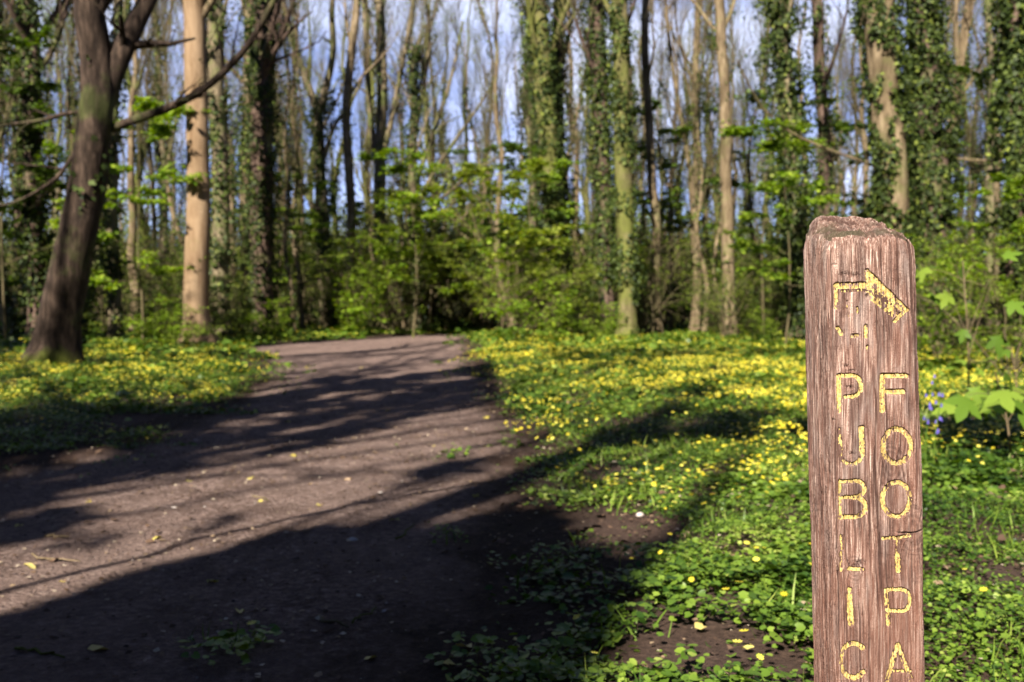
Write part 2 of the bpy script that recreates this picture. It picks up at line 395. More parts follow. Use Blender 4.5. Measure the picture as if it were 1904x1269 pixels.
# litter scraps and pebbles
A = Acc(); n = 60000; x, y = scatter(n, -9, 7, 1.6, 15); k = in_view(x, y) & (RNG.random(n) < .35 + .65 * (fbm(x * 1.5, y * 1.5, 15, 3) > .5)); x, y = x[k], y[k]; n = len(x)
V, Fc, tt = inst(LEAF4, np.stack([x, y, terr(x, y) + RNG.uniform(.018, .034, n)], -1), basis(rnd_dir(RNG, n, .1), norm(np.stack([RNG.normal(size=n) * .25, RNG.normal(size=n) * .25, np.ones(n)], -1))), RNG.uniform(.008, .03, n) * np.where(RNG.random(n) < .06, 1.9, 1), tint=RNG.random(n) ** 1.3)
A.add(V, Fc, tt); o = obj('leaf_litter', A.mesh('leaf_litter', M['litter'])); tag(o, 'crumbled brown leaf scraps strewn over path and soil', 'leaf litter', kind='stuff')
A = Acc(); n = 5200; x, y = scatter(n, -7, 4, 1.6, 18); k = path_d(x, y) > -.2; x, y = x[k], y[k]; n = len(x)
OCT = np.array([[1, 0, 0], [0, .8, 0], [-1, 0, 0], [0, -.8, 0], [.1, .1, .6], [0, 0, -.6]], float), np.array([[0, 1, 4], [1, 2, 4], [2, 3, 4], [3, 0, 4]])
V, Fc, tt = inst(OCT, np.stack([x, y, terr(x, y) + .022], -1), basis(rnd_dir(RNG, n, .2), norm(np.stack([RNG.normal(size=n) * .3, RNG.normal(size=n) * .3, np.ones(n)], -1))), RNG.uniform(.002, .007, n) * np.where(RNG.random(n) < .04, 1.8, 1), tint=RNG.random(n) ** 2)
A.add(V, Fc, tt); o = obj('gravel', A.mesh('gravel', M['stone'])); tag(o, 'small pale grit pressed into the dark earth path', 'gravel', kind='stuff')

# single fallen leaves, sticks and stones on the path
def crumpled(seed, tpl):
    r = np.random.default_rng(seed); V = tpl[0].copy(); V[:, 2] += r.uniform(-.08, .16, len(V)); V[:, 1] *= r.uniform(.6, 1)
    return V, tpl[1]
lf = [mesh('fallen_leaf', *(lambda q: (q[0], [q[1]]))(crumpled(i, LEAF7 if i % 3 else PALM)), M['fallen'], True, {'tint': np.full(len((LEAF7 if i % 3 else PALM)[0]), [.1, .3, .45, .9, .2, .7][i])}) for i in range(6)]
spots = [(553, 855, 0), (695, 845, 3), (808, 832, 0), (717, 769, 0), (900, 835, 1), (640, 600 + 262 + 35, 3), (470, 895, 4), (383, 1093, 0), (725, 740 + 235, 1), (1030, 925, 3), (480, 940, 4), (345, 900, 1), (590, 948, 4),
         (880, 930, 0), (835, 995, 1), (60, 1070, 2), (108, 1094, 0), (255, 860, 4), (445, 1150, 1), (200, 1220, 2), (700, 1235, 2), (985, 730, 0), (670, 690, 0), (620, 660, 0), (742, 645, 1), (540, 790, 4), (905, 780, 0), (1125, 1085, 3), (1275, 1010, 3), (1283, 1087, 1), (1015, 880, 0), (1400, 1245, 1), (1310, 1195, 2), (1120, 1180, 1), (960, 1205, 2), (858, 1215, 2), (820, 1250, 4), (1465, 995, 3), (300, 1010, 4), (170, 940, 0), (1245, 950, 2), (40, 985, 1)]
colr = ['yellow', 'pale yellow', 'pale cream-green', 'brown', 'lemon yellow', 'rusty']
for i, (px, py, k) in enumerate(spots):
    q = gnd(px, py); s = RNG.uniform(.04, .065) * (1.0 if q[1] < 8 else 1.5)
    o = obj('fallen_leaf', lf[k], loc=(q[0], q[1], terr(q[0], q[1]) + .02)); o.scale = (s, s, s); o.rotation_euler = (RNG.uniform(-.3, .3), RNG.uniform(-.3, .3), RNG.uniform(0, 6.3))
    where = ('on the sunlit middle of the path' if 800 < py < 950 and px < 900 else 'on the far stretch of the path' if py < 800 else 'in the dark shade at the front of the path' if px < 900 else 'among the low green plants right of the path')
    tag(o, f'{colr[k]} fallen leaf lying {where}', 'leaf', 'fallen leaves on the path and verge')
def stick(pts, r, label, mat='tan', lift=.02):
    P = []
    for (px, py) in pts:
        q = gnd(px, py); P.append([q[0], q[1], terr(q[0], q[1]) + lift])
    P = np.array(P); tt = np.linspace(0, 1, 9); seg = np.linspace(0, 1, len(P))
    P = np.stack([np.interp(tt, seg, P[:, j]) for j in range(3)], -1); P[1:-1, :2] += RNG.normal(size=(7, 2)) * .008; P[:, 2] += np.abs(RNG.normal(size=9)) * .006
    base = P[0].copy(); V, Q = tubes((P - base)[None], (r * np.linspace(1, .5, 9) * RNG.uniform(.85, 1.1, 9))[None], 7)
    caps = [list(range(7))[::-1], list(range(len(V) - 7, len(V)))]
    o = obj('stick', mesh('stick', V, [Q, np.array(caps)], M[mat]), loc=base); tag(o, label, 'stick', 'sticks on the ground')
stick([(592, 1158), (625, 1172), (648, 1182)], .008, 'short pale stick lying in the front shade of the path')
stick([(655, 1172), (700, 1145)], .004, 'thin dark twig beside the short pale stick in the shade', 'dark')
stick([(470, 930), (500, 938)], .006, 'little tan twig on the sunlit earth of the path')
stick([(85, 1005), (130, 1010)], .007, 'pale twig near the left end of the long branch shadow')
stick([(735, 1010), (770, 985)], .005, 'dark twig where the shade begins at the right path edge', 'dark')
stick([(1800, 915), (1850, 955), (1904, 985)], .012, 'long brown stick sloping through the greenery right of the post')
stick([(1190, 845), (1215, 862)], .006, 'little twig lost in the yellow flowers near the verge')
stick([(30, 1225), (120, 1240)], .006, 'faint twig in the darkest lower left corner of the path', 'dark')
stick([(1100, 1110), (1165, 1130)], .007, 'brown twig lying between leafy patches on the shaded soil')
stick([(60, 1048), (150, 1058)], .005, 'thin bent twig on the lit earth left of the path middle')
for k, (px, py, s, lab) in enumerate([(656, 1008, .03, 'white chalky stone at the edge of the front shade'), (708, 921, .028, 'pale flat stone on the sunlit path below the middle'), (1190, 970, .03, 'pale stone among the leaves of the right verge'),
                                     (365, 690 + 135, .025, 'small whitish stone on the left half of the path'), (325, 950, .02, 'little grey stone on the sunlit left of the path')]):
    r = np.random.default_rng(k); n1, n2 = 10, 6
    th, ph = np.meshgrid(np.linspace(0, 2 * pi, n1, endpoint=False), np.linspace(.05, pi - .05, n2))
    rad = 1 + .3 * (r.random(th.shape) - .5)
    V = np.stack([rad * np.cos(th) * np.sin(ph), .7 * rad * np.sin(th) * np.sin(ph), .42 * rad * np.cos(ph)], -1).reshape(-1, 3)
    ix = np.arange(n1 * n2).reshape(n2, n1); nx_ = np.roll(ix, -1, 1); Q = np.stack([ix[:-1], ix[1:], nx_[1:], nx_[:-1]], -1).reshape(-1, 4)
    q = gnd(px, py); o = obj('stone', mesh('stone', V, [Q, ix[:1], ix[-1:, ::-1]], M['stone'], True, {'tint': np.full(len(V), .95)}), loc=(q[0], q[1], terr(q[0], q[1]) + .012)); o.scale = (s, s, s); o.rotation_euler.z = r.uniform(0, 6)
    tag(o, lab, 'stone')

# ------------------------------------------------------------------ trees
def ivy_leaves(A, rng, P, R, n, thick, size, t0=0, t1=1, clump=4.0, seed=0, cover=.5):
    t = rng.uniform(t0, t1, int(n * 2)); C, T, r = sample_path(P[None], R[None], np.zeros(len(t), int), t)
    a = rng.uniform(0, 2 * pi, len(t))
    m = fbm(a * 1.1 + seed, C[:, 2] * clump * .35, seed + 3, 4) > (1 - cover) * .62 + .19
    C, T, r, a = C[m], T[m], r[m], a[m]; N = len(C)
    ref = np.array([[1., 0, 0]]); U = norm(np.cross(T, np.cross(ref, T))); W = np.cross(T, U)
    O = U * np.cos(a)[:, None] + W * np.sin(a)[:, None]
    th = thick * (.1 + 1.9 * sst(.3, .8, fbm(a * 1.5, C[:, 2] * 1.5, seed + 9, 3))) * rng.random(N) ** .6 * np.where(rng.random(N) < .06, 2.2, 1)
    pos = C + O * (r + th)[:, None]
    Nn = norm(O + rng.normal(size=(N, 3)) * .5 + [0, 0, .35]); X = norm(rng.normal(size=(N, 3)) * .7 + [0, 0, -.9])
    V, Fc, tt = inst(LEAF4, pos, basis(X, Nn), size * rng.uniform(.6, 1.3, N), rng, np.clip(rng.normal(.45, .25, N), 0, 1)); A.add(V, Fc, tt)

def spray_leaves(A, rng, P, R, n, size, t0=.2, spread=.25, flat=.25, tpl=LEAF4, droop=-.15, t1=1, part=1.0):
    sub_ = rng.permutation(len(P))[:max(1, int(len(P) * part))]; pi_ = sub_[rng.integers(0, len(sub_), n)]; C, T, r = sample_path(P, R, pi_, rng.uniform(t0, t1, n))
    off = rng.normal(size=(n, 3)) * spread * np.array([1, 1, flat]); pos = C + off
    N = norm(np.stack([rng.normal(size=n) * .3, rng.normal(size=n) * .3, np.ones(n)], -1)); X = norm(rnd_dir(rng, n, .2) + [0, 0, droop])
    V, Fc, tt = inst(tpl, pos, basis(X, N), size * rng.uniform(.6, 1.3, n), rng); A.add(V, Fc, tt)

def smooth_axis(pts, K):
    pts = np.array(pts, float); d = np.concatenate([[0], np.cumsum(np.linalg.norm(np.diff(pts, axis=0), axis=1))]); d /= d[-1]
    t = np.linspace(0, 1, K); P = np.stack([np.interp(t, d, pts[:, j]) for j in range(3)], -1)
    for _ in range(2): P[1:-1] = .25 * P[:-2] + .5 * P[1:-1] + .25 * P[2:]
    return P

def trunk_mesh(name, P, R, mat, seed, sides=18, flare=.45, lump=.10):
    K = len(P); z = P[:, 2] - P[0, 2]; a = np.arange(sides) * 2 * pi / sides
    R = R * (1 + flare * np.exp(-z / .35))
    lob = 1 + lump * (fbm(a[None, :] * 1.2 + seed, z[:, None] * .9, seed, 3) - .5) * 2 * np.ones((K, 1)) + (.35 * np.exp(-z / .3))[:, None] * np.maximum(0, np.cos(a * 5 + seed))[None, :] * flare
    # keep the noise periodic around the trunk
    w = sst(0, 1, np.clip((a - 2 * pi * .85) / (2 * pi * .15), 0, 1)); lob = lob * (1 - w) + lob[:, :1] * w
    return tubes(P[None], R[None], sides, lob[None])

def tree(name, label, cat, Y, axis, wb, wt, bmat, ivy=0, ivy_thick=.18, seed=1, hgt=17, limbs=9, twigs=True, extra=(), leaves=None, leafn=0, group=None, ivymat='ivy', cover_=.6, sub=0, isz=.12, lump=.12, flare=.45, limbmat=None):
    """axis: pixel points from the base upwards, all at depth Y; wb/wt trunk widths in pixels at base and at the last point"""
    rng = np.random.default_rng(seed)
    pts = [at(px, py, Y) for px, py in axis]; pts[0] = gnd_at(pts[0], Y)
    last = pts[-1]; dirv = norm(pts[-1] - pts[-2]); dirv = norm(dirv + [0, 0, .6])
    zt = last[2]; npx = len(pts)
    if zt < hgt:
        a1 = last + dirv * (hgt - zt) * .5; a1[:2] += rng.normal(size=2) * .3; a2 = a1 + dirv * (hgt - zt) * .5; a2[:2] += rng.normal(size=2) * .7; pts += [a1, a2]
    base = pts[0].copy(); P = smooth_axis(pts, 34) - base
    P[:, 1] += (fbm(P[:, 2] * .5, P[:, 2] * 0 + seed, seed, 2) - .5) * .5 * np.minimum(P[:, 2] / 3, 1)
    rb, rt = wb / 2 * Y / F, wt / 2 * Y / F; zv = last[2] - base[2]
    R = np.where(P[:, 2] < zv, rb + (rt - rb) * P[:, 2] / zv, np.maximum(rt * (1 - .85 * (P[:, 2] - zv) / max(.1, hgt - zv)), .02))
    root = empty(name, base); tag(root, label, cat, group)
    V, Q = trunk_mesh(name, P, R, None, seed, lump=lump, flare=flare)
    obj('trunk', mesh('trunk', V, [Q], M[bmat]), root)
    A = Acc()
    if limbs:
        P1, R1 = grow(rng, P[None], R[None], limbs, (.42, .97), (3.5, 6.5), (.45, 1.0), .35, .12, 8, .42, .15)
        V, Q = tubes(P1, R1, 6); A.add(V, Q)
        if twigs:
            P2, R2 = grow(rng, P1, R1, 7, (.2, 1), (1.2, 3), (.4, .9), .22, .18, 6, .5, .2, rmin=.008); V, Q = tubes(P2, R2, 4); A.add(V, Q)
            P3, R3 = grow(rng, P2, R2, 5, (.2, 1), (.5, 1.4), (.3, .8), .12, .2, 4, .55, .3, rmin=.006); V, Q = tubes(P3, R3, 3); A.add(V, Q)
            if leaves:
                L = Acc(); spray_leaves(L, rng, P3, R3, leafn, .09); obj('crown', L.mesh('crown', M[leaves]), root)
    LL = []
    for (pp, w0, w1, dy, nsub) in extra:       # hand drawn limbs: pixel polyline, widths, depth drift, side shoots
        n_ = len(pp); q = np.array([at(px, py, Y + dy * i / (n_ - 1)) for i, (px, py) in enumerate(pp)]) - base
        q = smooth_axis(q, 14); rr = np.linspace(w0, w1, 14) / 2 * Y / F
        V, Q = tubes(q[None], rr[None], 9); A.add(V, Q)
        if nsub:
            s1, r1 = grow(rng, q[None], rr[None], nsub, (.25, 1), (.5, 1.6), (.4, 1.1), .1, .2, 6, .5, .2, rmin=.006); V, Q = tubes(s1, r1, 4); A.add(V, Q)
            s2, r2 = grow(rng, s1, r1, 4, (.2, 1), (.3, .8), (.3, .9), .05, .2, 4, .5, .3, rmin=.005); V, Q = tubes(s2, r2, 3); A.add(V, Q)
    if A.n: obj('branches', A.mesh('branches', M[limbmat or (bmat if bmat != 'beech' else 'tan')]), root)
    if ivy:
        B = Acc(); ivy_leaves(B, rng, P, R, ivy, ivy_thick, isz, .0, min(1, (zv + 2) / max(P[-1, 2], .1)), seed=seed, cover=cover_)
        obj('ivy', B.mesh('ivy', M[ivymat]), root)
    return root
def gnd_at(p, Y):
    return np.array([p[0], Y, float(terr(np.array(p[0]), np.array(Y))) - .05])

# --- the large named trees
tree('leaning_tree', 'thick dark leaning tree with a forked top and mossy foot, nearest at the left', 'tree', 16.5,
     [(98, 700), (112, 600), (140, 480), (162, 360), (180, 260), (188, 170), (178, 80), (168, 0)], 80, 52, 'brown', 500, .05, 3, 12, 5, cover_=.25, lump=.2, flare=.5,
     extra=[([(190, 190), (215, 120), (245, 60), (285, -20), (330, -110)], 48, 24, .4, 5),
            ([(205, 240), (250, 222), (300, 207), (345, 190), (385, 165), (420, 132), (455, 98), (485, 50), (515, -10), (540, -60)], 17, 9, -.8, 6),
            ([(175, 212), (130, 208), (80, 225), (30, 230), (-30, 240)], 9, 5, -.5, 4),
            ([(165, 262), (135, 285), (115, 325), (80, 350), (30, 378), (-10, 385)], 9, 4, -.6, 3),
            ([(185, 262), (165, 258), (140, 275)], 34, 8, -.2, 0)])
tree('beech_tree', 'straight smooth tan beech trunk lit by the sun, left of the path', 'tree', 25,
     [(368, 655), (364, 560), (368, 440), (366, 300), (364, 150), (361, 0)], 44, 39, 'beech', 350, .05, 5, 18, 8, cover_=.2, lump=.10, flare=.8)
tree('oak_tree', 'rough grey ivy-flecked trunk just behind the smooth tan beech', 'tree', 30,
     [(412, 640), (408, 500), (410, 350), (402, 180), (398, 0)], 34, 30, 'grey', 2600, .2, 7, 18, 9, cover_=.55)
tree('oak_tree', 'thick dark ivy-clad trunk left of the path mouth', 'tree', 33,
     [(492, 632), (484, 500), (486, 350), (488, 150), (494, 0)], 44, 36, 'dark', 5200, .32, 9, 19, 10, cover_=.8)
tree('oak_tree', 'greyish ivy trunk close against the left of the thick dark ivy-clad trunk', 'tree', 36,
     [(470, 628), (462, 480), (458, 330), (462, 150), (468, 0)], 24, 20, 'tan', 2600, .22, 10, 18, 8, cover_=.6)
tree('oak_tree', 'slim ivy-covered trunk between the leaning tree and the beech', 'tree', 29,
     [(216, 640), (210, 500), (208, 340), (214, 150), (220, -10)], 24, 17, 'grey', 2600, .2, 12, 16, 8, cover_=.6)
tree('oak_tree', 'dark rough trunk left of the leaning tree near the frame edge', 'tree', 27,
     [(70, 655), (66, 500), (64, 330), (58, 150), (50, -10)], 34, 30, 'dark', 3800, .3, 13, 17, 9, cover_=.6)
tree('ash_tree', 'pale slender trunk beside the far path with a gentle bend', 'tree', 38,
     [(655, 622), (652, 520), (655, 400), (648, 300), (640, 220), (652, 120), (664, -10)], 19, 14, 'tan', 900, .15, 14, 19, 14, cover_=.35)
tree('ash_tree', 'tall forking trunk left of the path end with raised limbs', 'tree', 40,
     [(709, 618), (710, 520), (706, 400), (706, 280), (712, 150), (706, -10)], 23, 17, 'grey', 1500, .2, 15, 20, 14, cover_=.4,
     extra=[([(706, 330), (692, 260), (684, 170), (680, 60), (672, -60)], 12, 8, 1, 8), ([(707, 300), (728, 230), (742, 150), (760, 60), (775, -40)], 11, 7, -1, 8)])
tree('ash_tree', 'forked tree with spreading crooked limbs between dark trunk and path', 'tree', 42,
     [(612, 616), (602, 480), (596, 340), (592, 210)], 30, 17, 'grey', 3000, .35, 16, 10, 4, cover_=.6,
     extra=[([(592, 215), (570, 150), (548, 90), (530, 30), (520, -40)], 16, 9, 1, 10), ([(592, 215), (610, 150), (622, 90), (615, 30), (622, -40)], 15, 9, -1, 10),
            ([(595, 260), (570, 225), (545, 190), (520, 150), (505, 120)], 10, 4, .5, 8), ([(600, 300), (622, 230), (655, 190), (672, 150)], 10, 4, -.5, 8)])
tree('hornbeam_tree', 'bushy ivy-topped tree above the path end with fine sweeping twigs', 'tree', 40,
     [(776, 616), (776, 520), (770, 420), (765, 300), (772, 190)], 17, 15, 'grey', 2600, .35, 18, 12, 10, cover_=.7,
     extra=[([(770, 400), (800, 330), (840, 270), (890, 200), (920, 150)], 10, 3, -2, 16), ([(768, 360), (800, 260), (830, 180), (850, 100), (860, 40)], 10, 4, 1, 16),
            ([(770, 420), (820, 370), (880, 320), (930, 290)], 8, 3, -2, 14), ([(770, 250), (790, 150), (800, 60), (790, -20)], 10, 5, 0, 14)])
tree('oak_tree', 'broad ivy-green trunk just right of the path mouth', 'tree', 33,
     [(1048, 632), (1036, 480), (1024, 330), (1010, 180), (996, -10)], 40, 36, 'mossy', 4600, .3, 20, 19, 9, cover_=.7)
tree('oak_tree', 'second ivy-covered stem leaning against the broad ivy-green trunk', 'tree', 35,
     [(1052, 628), (1046, 480), (1040, 330), (1036, 150), (1040, -10)], 24, 20, 'dark', 3600, .3, 21, 18, 7, cover_=.75)
tree('oak_tree', 'upright dark ivy-clad trunk, left of the close pair right of the path', 'tree', 32,
     [(1132, 634), (1126, 480), (1122, 330), (1116, 180), (1110, -10)], 28, 24, 'dark', 4200, .26, 22, 18, 8, cover_=.75)
tree('oak_tree', 'mossy straight trunk, right of the close ivy-clad pair', 'tree', 31,
     [(1168, 636), (1164, 480), (1160, 330), (1155, 180), (1150, -10)], 34, 30, 'mossy', 3600, .2, 23, 18, 8, cover_=.55)
tree('ash_tree', 'thin tan wavering trunk right of the close ivy-clad pair', 'tree', 34,
     [(1222, 628), (1214, 520), (1222, 430), (1210, 330), (1208, 220), (1198, 100), (1200, -10)], 19, 13, 'tan', 350, .1, 24, 18, 9, cover_=.2)
tree('ash_tree', 'thin tan trunk with a raised fork in the middle of the right wood', 'tree', 37,
     [(1292, 624), (1298, 500), (1290, 400), (1296, 280), (1292, 150), (1300, -10)], 18, 12, 'tan', 900, .12, 25, 18, 10, cover_=.3,
     extra=[([(1292, 400), (1282, 300), (1262, 200), (1245, 90), (1235, -20)], 10, 6, 0, 8)])
tree('beech_tree', 'clean pale trunk standing alone left of the wooden post', 'tree', 31,
     [(1358, 634), (1352, 540), (1356, 430), (1348, 320), (1350, 200), (1342, 80), (1340, -10)], 25, 19, 'tan', 900, .12, 26, 18, 9, cover_=.3)
tree('oak_tree', 'leafy ivy-wrapped trunk with bright tips just left of the wooden post', 'tree', 27,
     [(1484, 645), (1478, 500), (1474, 350), (1468, 200), (1450, 60), (1444, -20)], 30, 24, 'grey', 6000, .38, 27, 17, 8, cover_=.8)
tree('oak_tree', 'dark bare-edged trunk above the left corner of the post', 'tree', 30,
     [(1538, 636), (1536, 480), (1534, 330), (1530, 180), (1520, 60), (1516, -10)], 26, 20, 'dark', 2400, .2, 28, 17, 8, cover_=.5)
tree('oak_tree', 'massive tan trunk with climbing ivy directly above the post', 'tree', 22,
     [(1672, 665), (1664, 500), (1656, 350), (1646, 180), (1636, 60), (1632, -10)], 62, 54, 'tan', 8000, .16, 29, 16, 7, cover_=.66, isz=.10)
tree('oak_tree', 'massive black ivy-clad trunk above the right edge of the post', 'tree', 23,
     [(1738, 662), (1734, 500), (1732, 350), (1722, 180), (1714, 60), (1708, -10)], 56, 50, 'dark', 9000, .26, 30, 16, 7, cover_=.85, isz=.10)
tree('ash_tree', 'forked tan tree leaning right behind the black ivy-clad trunk', 'tree', 33,
     [(1755, 628), (1760, 450), (1762, 330), (1775, 200), (1792, 100), (1806, -10)], 20, 15, 'tan', 1100, .15, 31, 17, 9, cover_=.3,
     extra=[([(1775, 200), (1782, 120), (1776, 50), (1780, -30)], 10, 7, 0, 6)])
tree('ash_tree', 'slim grey trunk midway between post and right frame edge', 'tree', 30,
     [(1832, 636), (1842, 480), (1836, 330), (1850, 180), (1838, -10)], 18, 13, 'grey', 1500, .2, 32, 17, 10, cover_=.4)
tree('oak_tree', 'dark ivied trunk at the right frame edge', 'tree', 21,
     [(1888, 668), (1892, 500), (1884, 330), (1892, 150), (1886, -10)], 34, 30, 'dark', 5000, .24, 33, 16, 7, cover_=.7)
# the long bare boughs crossing the right wood
tree('ash_tree', 'thin young tree with one long drooping bare bough crossing left of the post', 'tree', 24,
     [(1700, 656), (1690, 480), (1680, 300), (1700, 120), (1690, -10)], 10, 7, 'tan', 0, seed=34, hgt=13, limbs=4,
     extra=[([(1690, 330), (1600, 300), (1530, 275), (1460, 245), (1420, 210), (1390, 160), (1370, 110)], 6, 3, -1.5, 8), ([(1690, 275), (1740, 292), (1790, 296), (1850, 300)], 7, 3, -1, 4)])

# --- slender mid-ground trees, generated from a few builds and placed one by one
def slim_proto(seed, bmat, hgt, rb, ivy, leafy=None, limbs=12):
    rng = np.random.default_rng(seed); z = np.linspace(0, hgt, 26)
    P = np.stack([(fbm(z * .18, z * 0 + seed, seed, 3) - .5) * 1.5, (fbm(z * .18, z * 0 + seed + 5, seed + 1, 3) - .5) * 1.5, z], -1); P[:, :2] -= P[0, :2]
    R = rb * (1 - .85 * z / hgt)
    root = empty('slender_tree'); V, Q = trunk_mesh('trunk', P, R, None, seed, sides=10, flare=.3); obj('trunk', mesh('trunk', V, [Q], M[bmat]), root)
    A = Acc(); P1, R1 = grow(rng, P[None], R[None], limbs, (.25, .97), (2.5, 5.5), (.25, .6), .4, .07, 8, .45, .15); V, Q = tubes(P1, R1, 5); A.add(V, Q)
    P2, R2 = grow(rng, P1, R1, 8, (.1, 1), (1, 2.6), (.25, .65), .25, .1, 6, .5, .2, rmin=.008); V, Q = tubes(P2, R2, 3); A.add(V, Q)
    P3, R3 = grow(rng, P2, R2, 6, (.1, 1), (.5, 1.3), (.25, .7), .15, .12, 4, .5, .3, rmin=.006); V, Q = tubes(P3, R3, 3); A.add(V, Q)
    obj('branches', A.mesh('branches', M['twig'] if bmat != 'mossy' else M['mossy']), root)
    if ivy:
        B = Acc(); ivy_leaves(B, rng, P, R, ivy, .3, .13, 0, .8, seed=seed, cover=.6); obj('ivy', B.mesh('ivy', M['ivy']), root)
    if leafy:
        L = Acc(); spray_leaves(L, rng, P3, R3, 1500, .1, 0, .15, .4); obj('crown', L.mesh('crown', M[leafy]), root)
    return root
protos = [slim_proto(101, 'tan', 19, .17, 0), slim_proto(102, 'grey', 18, .2, 2200), slim_proto(103, 'mossy', 17, .2, 1200), slim_proto(104, 'tan', 20, .14, 500, 'farwood', 14),
          slim_proto(105, 'grey', 15, .12, 0, 'spring', 14), slim_proto(106, 'dark', 18, .24, 4200), slim_proto(107, 'mossy', 20, .22, 0, None, 16), slim_proto(108, 'tan', 13, .1, 300, None, 10)]
used_p = set()
def region(px):
    for lim, s in ((150, 'at the far left beside the leaning tree'), (350, 'between the leaning tree and the tan beech'), (470, 'behind the tan beech'), (640, 'between the dark ivy trunk and the pale slender one'),
                   (790, 'behind the far end of the path'), (980, 'above the bushes where the path turns'), (1180, 'behind the ivy-clad pair'), (1340, 'in the middle of the right wood'),
                   (1500, 'left of the wooden post'), (1700, 'behind the top of the post')):
        if px < lim: return s
    return 'at the far right beyond the post'
KND = ['bare tan', 'ivy-clad grey', 'mossy', 'tan and sparsely leafed', 'young green-leafed', 'dark ivy-thick', 'mossy wide-crowned', 'thin bare']
def place_slim(px, Y, k, sc=1., rz=None):
    x = (px - CX) / F * Y
    loc = (x, Y, float(terr(np.array(x), np.array(Y))) - .08); rz = RNG.uniform(0, 6.28) if rz is None else rz
    lab = f'{KND[k]} background tree {region(px)}'; grp = f'slender trees {region(px)}'
    if k in used_p: return copy_thing(protos[k], loc, rz, sc, lab, grp)
    used_p.add(k); r = protos[k]; r.location = loc; r.rotation_euler.z = rz; r.scale = (sc,) * 3; tag(r, lab, 'tree', grp); return r
for (px, Y, k, sc) in [(20, 30, 1, 1), (115, 38, 4, 1), (150, 33, 1, .9), (245, 36, 0, 1), (262, 44, 2, 1.1), (290, 40, 1, 1), (310, 50, 3, 1), (330, 35, 7, 1), (440, 42, 0, .9), (525, 44, 2, 1), (545, 52, 3, 1), (575, 50, 0, 1),
                       (630, 52, 2, 1), (680, 50, 6, 1), (730, 46, 0, .9), (750, 54, 3, 1), (800, 52, 6, 1), (835, 56, 2, 1), (868, 60, 6, 1), (905, 48, 3, 1), (955, 36, 0, .8), (972, 44, 1, 1), (1000, 50, 6, 1), (1065, 34, 7, 1), (1085, 44, 0, 1),
                       (1100, 52, 2, 1), (1190, 48, 3, 1), (1240, 42, 0, .8), (1262, 50, 2, .9), (1318, 44, 1, .9), (1335, 52, 6, 1), (1385, 48, 0, .9), (1410, 38, 7, 1), (1432, 46, 2, 1), (1458, 55, 3, 1), (1505, 44, 0, .9), (1560, 40, 7, 1), (1590, 48, 3, 1),
                       (1612, 36, 0, .8), (1790, 44, 2, 1), (1815, 50, 3, 1), (1860, 40, 1, 1), (1880, 34, 0, .8), (45, 42, 5, 1), (-20, 34, 5, 1), (1930, 34, 5, 1), (1150, 56, 5, 1), (890, 42, 7, 1)]:
    place_slim(px, Y, k, sc)
for i in range(60):
    Y = RNG.uniform(36, 60); px = RNG.uniform(-40, 1940)
    if 770 < px < 900 and Y < 50: continue
    place_slim(px, Y, int(RNG.choice([7, 7, 0, 3, 7])), RNG.uniform(.65, .95))
for i in range(36):
    Y = RNG.uniform(58, 88); px = RNG.uniform(-60, 1960)
    place_slim(px, Y, int(RNG.choice([0, 2, 3, 6, 6, 1, 4])), RNG.uniform(.8, 1.25))

# --- understory shrubs
def shrub_proto(name, seed, hgt, leafmat_, nleaf, stems=8, leaf=.085, spread=.5, bm='twig', tpl=LEAF4):
    rng = np.random.default_rng(seed); root = empty(name); N = stems; K = 9
    a = rng.uniform(0, 2 * pi, N); P = np.zeros((N, K, 3)); D = norm(np.stack([np.cos(a) * spread, np.sin(a) * spread, np.ones(N)], -1)); P[:, 0] = rng.normal(size=(N, 3)) * [.12, .12, 0]
    L = rng.uniform(.6, 1.1, N) * hgt
    for k in range(1, K):
        D = norm(D + rng.normal(size=(N, 3)) * .12 + norm(D * [1, 1, 0]) * .04); P[:, k] = P[:, k - 1] + D * (L / (K - 1))[:, None]
    R = (hgt * .0045 + .004) * np.linspace(1, .3, K)[None] * rng.uniform(.7, 1.3, N)[:, None]
    A = Acc(); V, Q = tubes(P, R, 6); A.add(V, Q)
    P2, R2 = grow(rng, P, R, 7, (.3, 1), (.25 * hgt, .5 * hgt), (.5, 1.3), -.03, .16, 6, .5, .3, rmin=.005); V, Q = tubes(P2, R2, 3); A.add(V, Q)
    P3, R3 = grow(rng, P2, R2, 4, (.2, 1), (.1 * hgt, .25 * hgt), (.4, 1.1), -.02, .16, 4, .6, .4, rmin=.004); V, Q = tubes(P3, R3, 3); A.add(V, Q)
    obj('stems', A.mesh('stems', M[bm]), root)
    if nleaf:
        Lf = Acc(); spray_leaves(Lf, rng, P3, R3, int(nleaf * 1.7), leaf * 1.15, 0, .12, .2, tpl, part=.4); obj('foliage', Lf.mesh('foliage', M[leafmat_]), root)
    return root
shr = [(shrub_proto('hazel_bush', 201, 4.6, 'spring', 1500, 9, .09, .38), 'bright green layered bush'), (shrub_proto('hazel_bush', 202, 3.4, 'deep', 2000), 'dark green bush'),
       (shrub_proto('thorn_bush', 203, 5.2, 'farwood', 1300, 12, .085, .25), 'olive twiggy bush'), (shrub_proto('thorn_bush', 204, 3.8, 'bronze', 1300, 7), 'bronze-leaved bush'),
       (shrub_proto('thorn_bush', 205, 4.6, 'spring', 260, 14, .085, .22), 'bare twiggy bush'), (shrub_proto('hazel_bush', 206, 1.5, 'spring', 700, 7, .08), 'low green bush'),
       (shrub_proto('holly_bush', 207, 2.4, 'ivy', 3000, 8, .09), 'blackish evergreen bush')]
